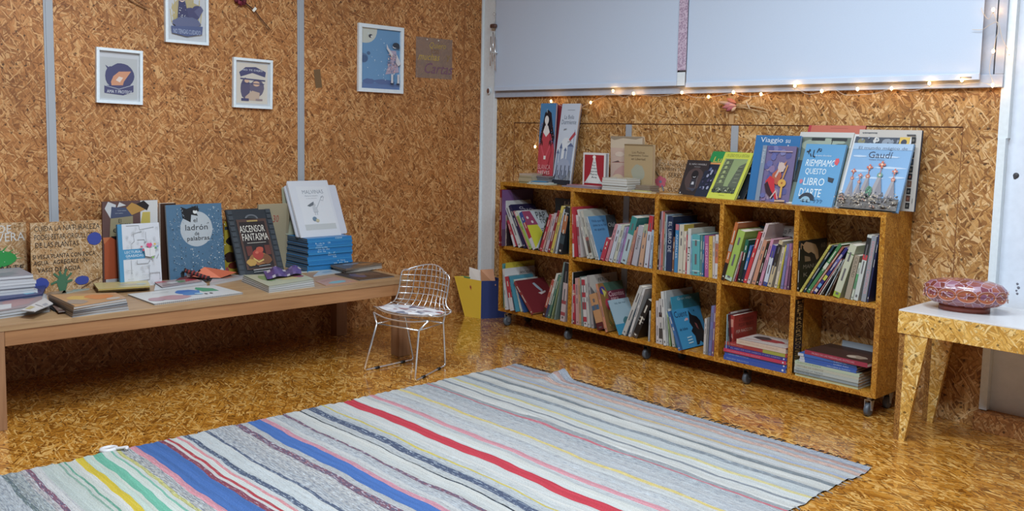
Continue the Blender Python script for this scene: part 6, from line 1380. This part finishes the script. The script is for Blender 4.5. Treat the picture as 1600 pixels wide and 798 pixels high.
# lower left compartment
fill('lower left compartment', 'lower left compartment', 765, 390, 6.65, ZL, *C1, [
 (112, 98, 140, 14, '#4c8c90', '#4c8c90', 'teal', dict(d=.2)),
 (126, 142, 132, 10, '#b0a828', '#b4ac28', 'bright yellow covered', dict(d=.25, art=lambda A: (A.rect(0, .985, 1, 1, '#b0a828'), A.text('DOTE  DEL', .35, .91, .85, .945, '#4c5424')))),
 (152, 84, 190, 32, '#b4bac0', '#a4a6a8', 'big white', dict(yf=3.715, d=.258, art=lambda A: (A.rect(0, 0, 1, 1, '#a4a6a8'), A.poly([(0, 0), (0, 1), (.5, 1), (.3, 0)], '#b8bec4'), A.text('ANODA', .5, .84, .86, .90, '#2c2a2e'), A.line([(.1, .82), (.4, .82)], .008, '#8c98a0'), A.line([(.45, .78), (.9, .78)], .006, '#6c6c70'), A.blob(.25, .4, .12, .14, '#2c6060', 4)))),
 (216, 158, 282, 40, '#a02c3c', '#4c8494', 'red and white spined', dict(seg=[(0, .38, '#b8bcc4'), (.38, 1, '#a02c3c')], yf=3.715)),
 (266, 198, 285, 22, '#2c4450', '#3c8098', 'dark teal', dict(yf=3.715)),
 (322, 232, 308, 24, '#a4a848', '#b4b8b4', 'pale yellow spined', dict(seg=[(.1, .9, '#b4b8b8')], art=lambda A: (A.rect(0, 0, 1, 1, '#b4b8b4'), A.blob(.2, .93, .15, .03, '#a8a04c', 3)))),
 (352, 240, 325, 16, '#2c4c84', '#2c5490', 'blue covered', {}),
 (436, 248, 345, 36, '#7c3438', '#641c24', 'maroon covered book with small plane,', dict(d=.24, yf=3.73, seg=[(0, 1, '#7c3438')], art=lambda A: (A.rect(0, 0, 1, 1, '#641c24'), A.poly([(.5, .0), (1, .62), (1, .0)], '#98202c'), A.poly([(.5, .86), (.58, .88), (.72, .62), (.66, .58), (.56, .72)], '#8c9cac'), A.poly([(.52, .56), (.8, .60), (.78, .55), (.6, .5)], '#b0a8a8')))),
], depth=.2)
fill('lower left compartment right side', 'right side of lower left compartment', 760, 380, 5.7, ZL, C1[0]+.30, C1[1], [
 (494, 582, 330, 22, '#9c4c40', '#94443c', 'slim rust', dict(seg=[(.0, .25, '#3c2420')])),
 (518, 622, 275, 18, '#b4bcb8', '#2c3c4c', 'slim white and navy', dict(seg=[(0, .3, '#2c3c5c')])),
 (542, 642, 285, 24, '#4c7468', '#486c60', 'green grey', {}),
 (574, 656, 300, 20, '#7c8c64', '#74845c', 'slim olive', {}),
 (602, 688, 170, 44, '#667c7a', '#5c7270', 'tall grey green', {}),
 (656, 700, 175, 44, '#a89ca0', '#9c9094', 'tall book with blossom print,', dict(seg=[(.66, 1, '#22262c'), (.1, .16, '#8c4048'), (.3, .36, '#8c4048')])),
], depth=.2)
# lower second compartment
def a_cuentos(A):
    A.rect(0, 0, 1, 1, '#3c5c50'); A.poly([(0, 0), (0, 1), (.2, 1), (.5, .5), (.75, .0)], '#7c5c30'); A.blob(.35, .3, .2, .2, '#9c7c38', 3); A.blob(.25, .55, .12, .14, '#9c3040', 4); A.blob(.12, .85, .12, .1, '#3c3480', 6); A.poly([(.1, .9), (.26, .8), (.16, .7)], '#b4b04c')
    A.rect(.3, .55, 1, .82, '#6c3044'); A.text('Cuentos', .34, .7, .95, .8, '#c8a8b0'); A.text('para', .4, .6, .7, .67, '#c8a8b0'); A.blob(.4, .25, .1, .08, '#a04c34', 7); A.line([(.3, .25), (.4, .2), (.5, .24)], .02, '#c8c0b4'); A.dots(50, .1, .02, .8, .25, .012, ['#a89c3c', '#5c7c3c', '#b08440'], 3)
fill('lower second compartment', 'lower second compartment', 880, 410, 5.32, ZL, *C2, [
 (60, 66, 80, 8, '#b4b8bc', '#16181a', 'tall black covered', dict(d=.25)),
 (72, 68, 178, 26, '#a0283c', '#982438', 'crimson', dict(seg=[(.75, .78, '#c0a890'), (.0, .12, '#6c2830')])),
 (106, 98, 130, 26, '#a88484', '#a07c7c', 'dusty rose', {}),
 (134, 124, 135, 14, '#a48464', '#9c7c5c', 'slim tan', {}),
 (152, 138, 118, 16, '#708480', '#687c78', 'slim grey green', {}),
 (172, 150, 125, 28, '#b4b4b8', '#acacb0', 'red checked white', dict(seg=[(.84, .96, '#982c3c'), (.6, .7, '#982c3c'), (.35, .5, '#982c3c'), (.1, .2, '#982c3c')])),
 (206, 180, 118, 22, '#a8acac', '#a0a4a4', 'pale grey', {}),
 (236, 196, 108, 34, '#8c8c90', '#848488', 'dark grey topped FEROZ', dict(d=.235, art=lambda A: (A.rect(0, 0, 1, 1, '#a8a8a4'), A.text('FEROZ', .3, .86, .72, .93, '#1c1c1e'), A.poly([(0, 0), (0, .8), (.3, .5), (.3, 0)], '#5c5c60'))) ),
 (286, 214, 268, 66, '#a88058', '#a07850', 'tan book with dark red foot,', dict(seg=[(0, .2, '#4c1c24'), (.55, .68, '#3c5c7c')], yf=3.728)),
 (352, 268, 180, 20, '#b07860', '#3c5c50', 'colourful CUENTOS', dict(art=a_cuentos, yf=3.73)),
 (462, 368, 318, 18, '#2c7c9c', '#88a8b4', 'pale blue covered', dict(art=lambda A: (A.rect(0, 0, 1, 1, '#8ca8b8'), A.rect(0, 0, 1, .3, '#2c80a4'), A.blob(.6, .35, .25, .14, '#3c6c74', 3), A.text('Isla del mar', .25, .86, .8, .92, '#4c6474')), yf=3.73, d=.17)),
 (474, 622, 203, 44, '#a4a8a8', '#9ca0a0', 'leaning white', {}),
 (520, 648, 300, 20, '#3c5468', '#384c60', 'leaning slate', {}),
 (538, 664, 218, 18, '#b0b4b8', '#a8acb0', 'leaning slim white', {}),
 (566, 690, 320, 110, '#1c1c1e', '#18181a', 'thick black book with white hook mark,', dict(seg=[(.0, .1, '#4c4440'), (.5, .54, '#8c8c88'), (.42, .44, '#8c8c88')])),
 (705, 716, 400, 12, '#90989c', '#888c90', 'thin grey', {}),
])
# lower third compartment
def a_cuent(A):
    A.rect(0, 0, 1, 1, '#2c80b0'); A.rect(0, 0, .06, 1, '#24507c'); K = '#15151a'
    A.text('Cuent', .1, .80, .52, .96, '#182848'); A.disc(.46, .72, .05, .035, '#b48c98', 12); A.disc(.4, .70, .03, .025, '#98a8b8', 10)
    A.poly([(.58, .93), (.66, .8), (.8, .74), (.88, .62), (.9, .4), (.94, .16), (.8, .04), (.7, .12), (.64, .04), (.56, .04), (.58, .26), (.5, .4), (.58, .48), (.52, .62), (.56, .78)], K); A.poly([(.68, .6), (.74, .56), (.76, .4), (.7, .48)], '#6c3c3c')
    A.text('de lobos', .14, .46, .40, .53, '#182c4c'); 
    for v in (.26, .19, .12): A.line([(.3, v), (.46, v+.01)], .03, '#9cbccc')
    A.disc(.76, .9, .015, .02, K, 8)
fill('lower third compartment', 'lower third compartment', 1010, 430, 5.7, ZL, *C3, [
 (76, 74, 225, 34, '#b0aeb4', '#a8a6ac', 'white', {}),
 (112, 112, 208, 34, '#acaeb0', '#a4a6a8', 'white with dark patches', dict(seg=[(.12, .35, '#3c3c3c'), (.6, .7, '#3c2c2c')])),
 (152, 128, 145, 30, '#b4babc', '#a8aeb0', 'tall bright white', dict(yf=3.735)),
 (188, 166, 140, 14, '#a8b0b4', '#9ca4a8', 'tall thin white', dict(d=.23)),
 (206, 178, 330, 18, '#8cac7c', '#587c48', 'leaf green', {}),
 (232, 190, 300, 24, '#aab2b0', '#a2aaa8', 'slim pale', {}),
 (262, 212, 195, 18, '#2c80a0', '#246474', 'teal covered', dict(d=.24, art=lambda A: (A.rect(0, 0, 1, 1, '#246878'), A.poly([(0, 0), (0, 1), (.4, 1), (.3, 0)], '#2c84a4'), A.text('Gran viaje', .2, .9, .7, .97, '#9cb4bc')))),
 (286, 184, 325, 26, '#2c5c94', '#2c80b0', 'bright blue CUENT covered', dict(art=a_cuent, yf=3.70, d=.25, seg=[(0, 1, '#2c5c94')])),
 (505, 520, 385, 20, '#a4a4a4', '#9c9c9c', 'short white', {}),
 (528, 546, 375, 16, '#6c7074', '#64686c', 'short grey', {}),
 (550, 580, 272, 26, '#5c6498', '#545c90', 'periwinkle', {}),
 (580, 606, 272, 18, '#6c486c', '#644064', 'plum', {}),
])
# lower fourth compartment: a pile and a few upright books
fill('lower fourth compartment', 'lower fourth compartment', 1120, 470, 6.14, ZL, C4[0], C4[0]+.05, [
 (84, 100, 130, 34, '#88a8b8', '#80a0b0', 'pale blue QUASEASE', dict(txt=('QUASEASE', '#20384c', .3, .85))),
 (122, 146, 140, 10, '#2c2830', '#501c24', 'slim dark', {}),
])
def pile(x0, x1, items, z0, grp, where, y0=3.742, noun='book'):
    z = z0; R = random.Random(len(where)); tops = []
    for i, it in enumerate(items):
        t, sp, look = it[:3]; op = it[3] if len(it) > 3 else {}
        a, c_ = x0+op.get('dx0', 0)+R.uniform(0, .004), x1+op.get('dx1', 0)-R.uniform(0, .004)
        yy = y0+op.get('dy', R.uniform(-.004, .006)); d = op.get('d', .21)
        o = thing('book', f'{look} book lying flat, {NUM[i]} from bottom, {where}', 'book', ((a+c_)/2, yy+d/2, z), grp); o.rotation_euler = (0, 0, math.radians(op.get('rot', 0)))
        hw = (c_-a)/2; hd = d/2
        b = MB(); m_ = mat(op.get('top', sp), .4); ms = mat(sp, .4); b.box(-hw, hw, -hd+.001, hd, t-.0016, t-.0002, m_); b.box(-hw, hw, -hd+.001, hd, 0, .0014, ms); b.box(-hw, hw, -hd, -hd+.0014, 0, t-.0002, ms); b.build('cover', o)
        b = MB(); b.box(-hw+.003, hw-.003, -hd+.0014, hd-.003, .0014, t-.0016, M_PAGE); b.build('page_block', o)
        A = Art(lambda u, v, k: (-hw+2*hw*u, -hd-EPS*k, t*v), rough=.4)
        for q in op.get('art', []):
            if q[0] == 't': A.text(q[1], q[2], q[3], q[4], q[5], q[6])
            elif q[0] == 'r': A.rect(*q[1:])
            elif q[0] == 'd': A.disc(q[1], q[2], t/(2*hw)*.26, .26, q[3], 12)
        if not op.get('art'): A.rect(.1, .35, .45, .6, '#9aa0a8')
        if 'topart' in op:
            fn = A.fn; A.fn = lambda u, v, k: (-hw+2*hw*u, -hd+2*hd*v, t+EPS*k); op['topart'](A)
        A.build(o, 'spine_print'); z += t+.0002; tops.append(z)
    return z
Wd = ('d', .955, .5, '#b4bcd0')
zt = pile(C4[0]+.030, C4[1]-.004, [
 (.0215, '#2c4ca0', 'cobalt blue', dict(art=[('t', 'PEQUEÑA BIBLIOTECA', .05, .3, .42, .7, '#7c94c8'), Wd])),
 (.0175, '#2c4ca0', 'second cobalt blue', dict(art=[('t', 'GRAN BIBLIOTECA', .06, .3, .4, .7, '#7c94c8'), Wd])),
 (.0155, '#a8284c', 'raspberry', dict(art=[('t', 'LAS AVENTURAS DEL BOSQUE', .06, .3, .6, .7, '#c08098'), Wd])),
 (.0155, '#32307c', 'deep violet blue', dict(art=[('t', 'EL ABC DE LOS SABIOS Y LAS SABIAS', .1, .3, .9, .7, '#8484b8'), Wd])),
 (.0175, '#8c2c2c', 'red and olive', dict(art=[('r', .62, 0, .97, 1, '#8c9034'), ('t', 'TODO ROJO', .05, .3, .3, .7, '#c08078')])),
], ZL, 'books piled flat in the lower fourth compartment', 'lower fourth compartment')
z2 = pile(C4[0]+.095, C4[1]-.012, [(.024, '#b4a494', 'cream spined', dict(top='#8c3c38', art=[('t', 'SAN MARTIN DE LOS ANIMALES', .06, .35, .85, .75, '#a08470')], topart=lambda A: (A.rect(.02, .02, .98, .98, '#b0a8a4'), A.blob(.5, .5, .3, .2, '#8c3034', 3), A.line([(.1, .2), (.9, .5)], .03, '#9c4440'), A.blob(.3, .6, .2, .2, '#3c3034', 5)), d=.18))], zt, 'cream book on the flat pile', 'lower fourth compartment, topmost')
M, w_, h_ = standing(1147, 1186, (1149.8, 502), 3.80, zt, 'B'); 
M = frame_M((C4[0]+.036, 3.772, zt+.0003), (1, .42, 0), (0, 0, 1))
# it leans in the pile's rear corner, above the lying books
xq = C4[0]+.0395
book('book', 'upright red book with dark lettering standing on the pile, lower fourth compartment', 'book', None, frame_M((xq+.028, 3.765, zt+.0003), (0, 1, 0), (0, 0, 1)), .20, .128, .024, '#8c2c24', '#8c2c24', None, lambda A: (A.text('A TODO MUNDO', .2, .72, .85, .86, '#4c1a18'), A.text('PODER MAGICO', .2, .52, .85, .66, '#4c1a18'), A.text('PER RACCON', .1, .3, .8, .42, '#c4a89c')), lambda A: (A.rect(.2, .55, .8, .85, '#b07868'), A.text('LA', .2, .1, .8, .3, '#c4a89c')))
book('book', 'dark red slim book with white cover behind the red lettered one on the pile', 'book', None, frame_M((xq+.002, 3.768, zt+.0003), (0, 1, 0), (0, 0, 1)), .19, .140, .010, '#b4b4b4', '#5c1c28')
# lower right compartment: a pile and a leaning board
zt = pile(C5[0]+.010, C5[1]-.055, [
 (.0135, '#a8b494', 'lime edged', dict(art=[('t', 'MANUALES DE JUEGO', .03, .25, .4, .75, '#6c7c4c')])),
 (.0145, '#7c8c94', 'bluish grey', dict(art=[('t', 'MITOS DE TODOS', .04, .25, .42, .75, '#3c4c58')])),
 (.0135, '#98a4a4', 'light grey', dict(art=[('t', 'MITOS DE LA TIERRA', .04, .25, .46, .75, '#4c5860')])),
 (.0135, '#a0a498', 'beige grey', dict(art=[('t', 'HISTORIA DE CUENTOS', .04, .25, .46, .75, '#54584c')])),
 (.0135, '#9cac98', 'pale green', dict(art=[('t', 'CUENTOS DE BOSQUE', .04, .25, .42, .75, '#4c5c4c')])),
], ZL, 'books piled flat in the lower right compartment', 'lower right compartment')
zt = pile(C5[0]+.030, C5[1]-.068, [
 (.0125, '#2c54a0', 'royal blue', dict(art=[('r', .0, 0, .1, 1, '#a4acb8'), ('t', 'DESCUBRIR EL MUNDO', .5, .3, .9, .7, '#98acd0')])),
 (.0125, '#2850a0', 'second royal blue', dict(art=[('r', .0, 0, .08, 1, '#a4acb8'), ('t', 'SABER MAS', .6, .3, .86, .7, '#98acd0')])),
 (.0125, '#2c58a4', 'third royal blue', dict(dx0=-.008, art=[('r', .0, 0, .1, 1, '#a4acb8'), ('t', 'CIENCIA', .62, .3, .84, .7, '#98acd0')])),
], zt, 'blue books on the pile in the lower right compartment', 'lower right compartment, blue layer')
zt = pile(C5[0]+.060, C5[1]-.010, [(.020, '#88243c', 'dark red', dict(top='#3c2420', rot=-3, art=[('t', 'MUSEO DE LAS MARAVILLAS ANTIGUAS', .12, .3, .8, .7, '#b48494')], topart=lambda A: (A.rect(.0, .0, 1, 1, '#3c2822'), A.blob(.72, .3, .18, .16, '#8c7c6c', 3), A.blob(.66, .25, .08, .1, '#a89c8c', 5)))),], zt, 'dark red book on top of the lower right pile', 'lower right compartment, topmost')
b = MB(); b.box(0, .235, 0, .006, 0, .150, mat('#8a96a2', .6)); b.M = Matrix(); o = b.build('card_panel'); o.matrix_world = frame_M((C5[0]+.115, 3.962, .1125), (1, 0, 0), (0, .12, 1))
tag(o, 'pale blue grey card strip standing behind the pile in the lower right compartment', 'card')
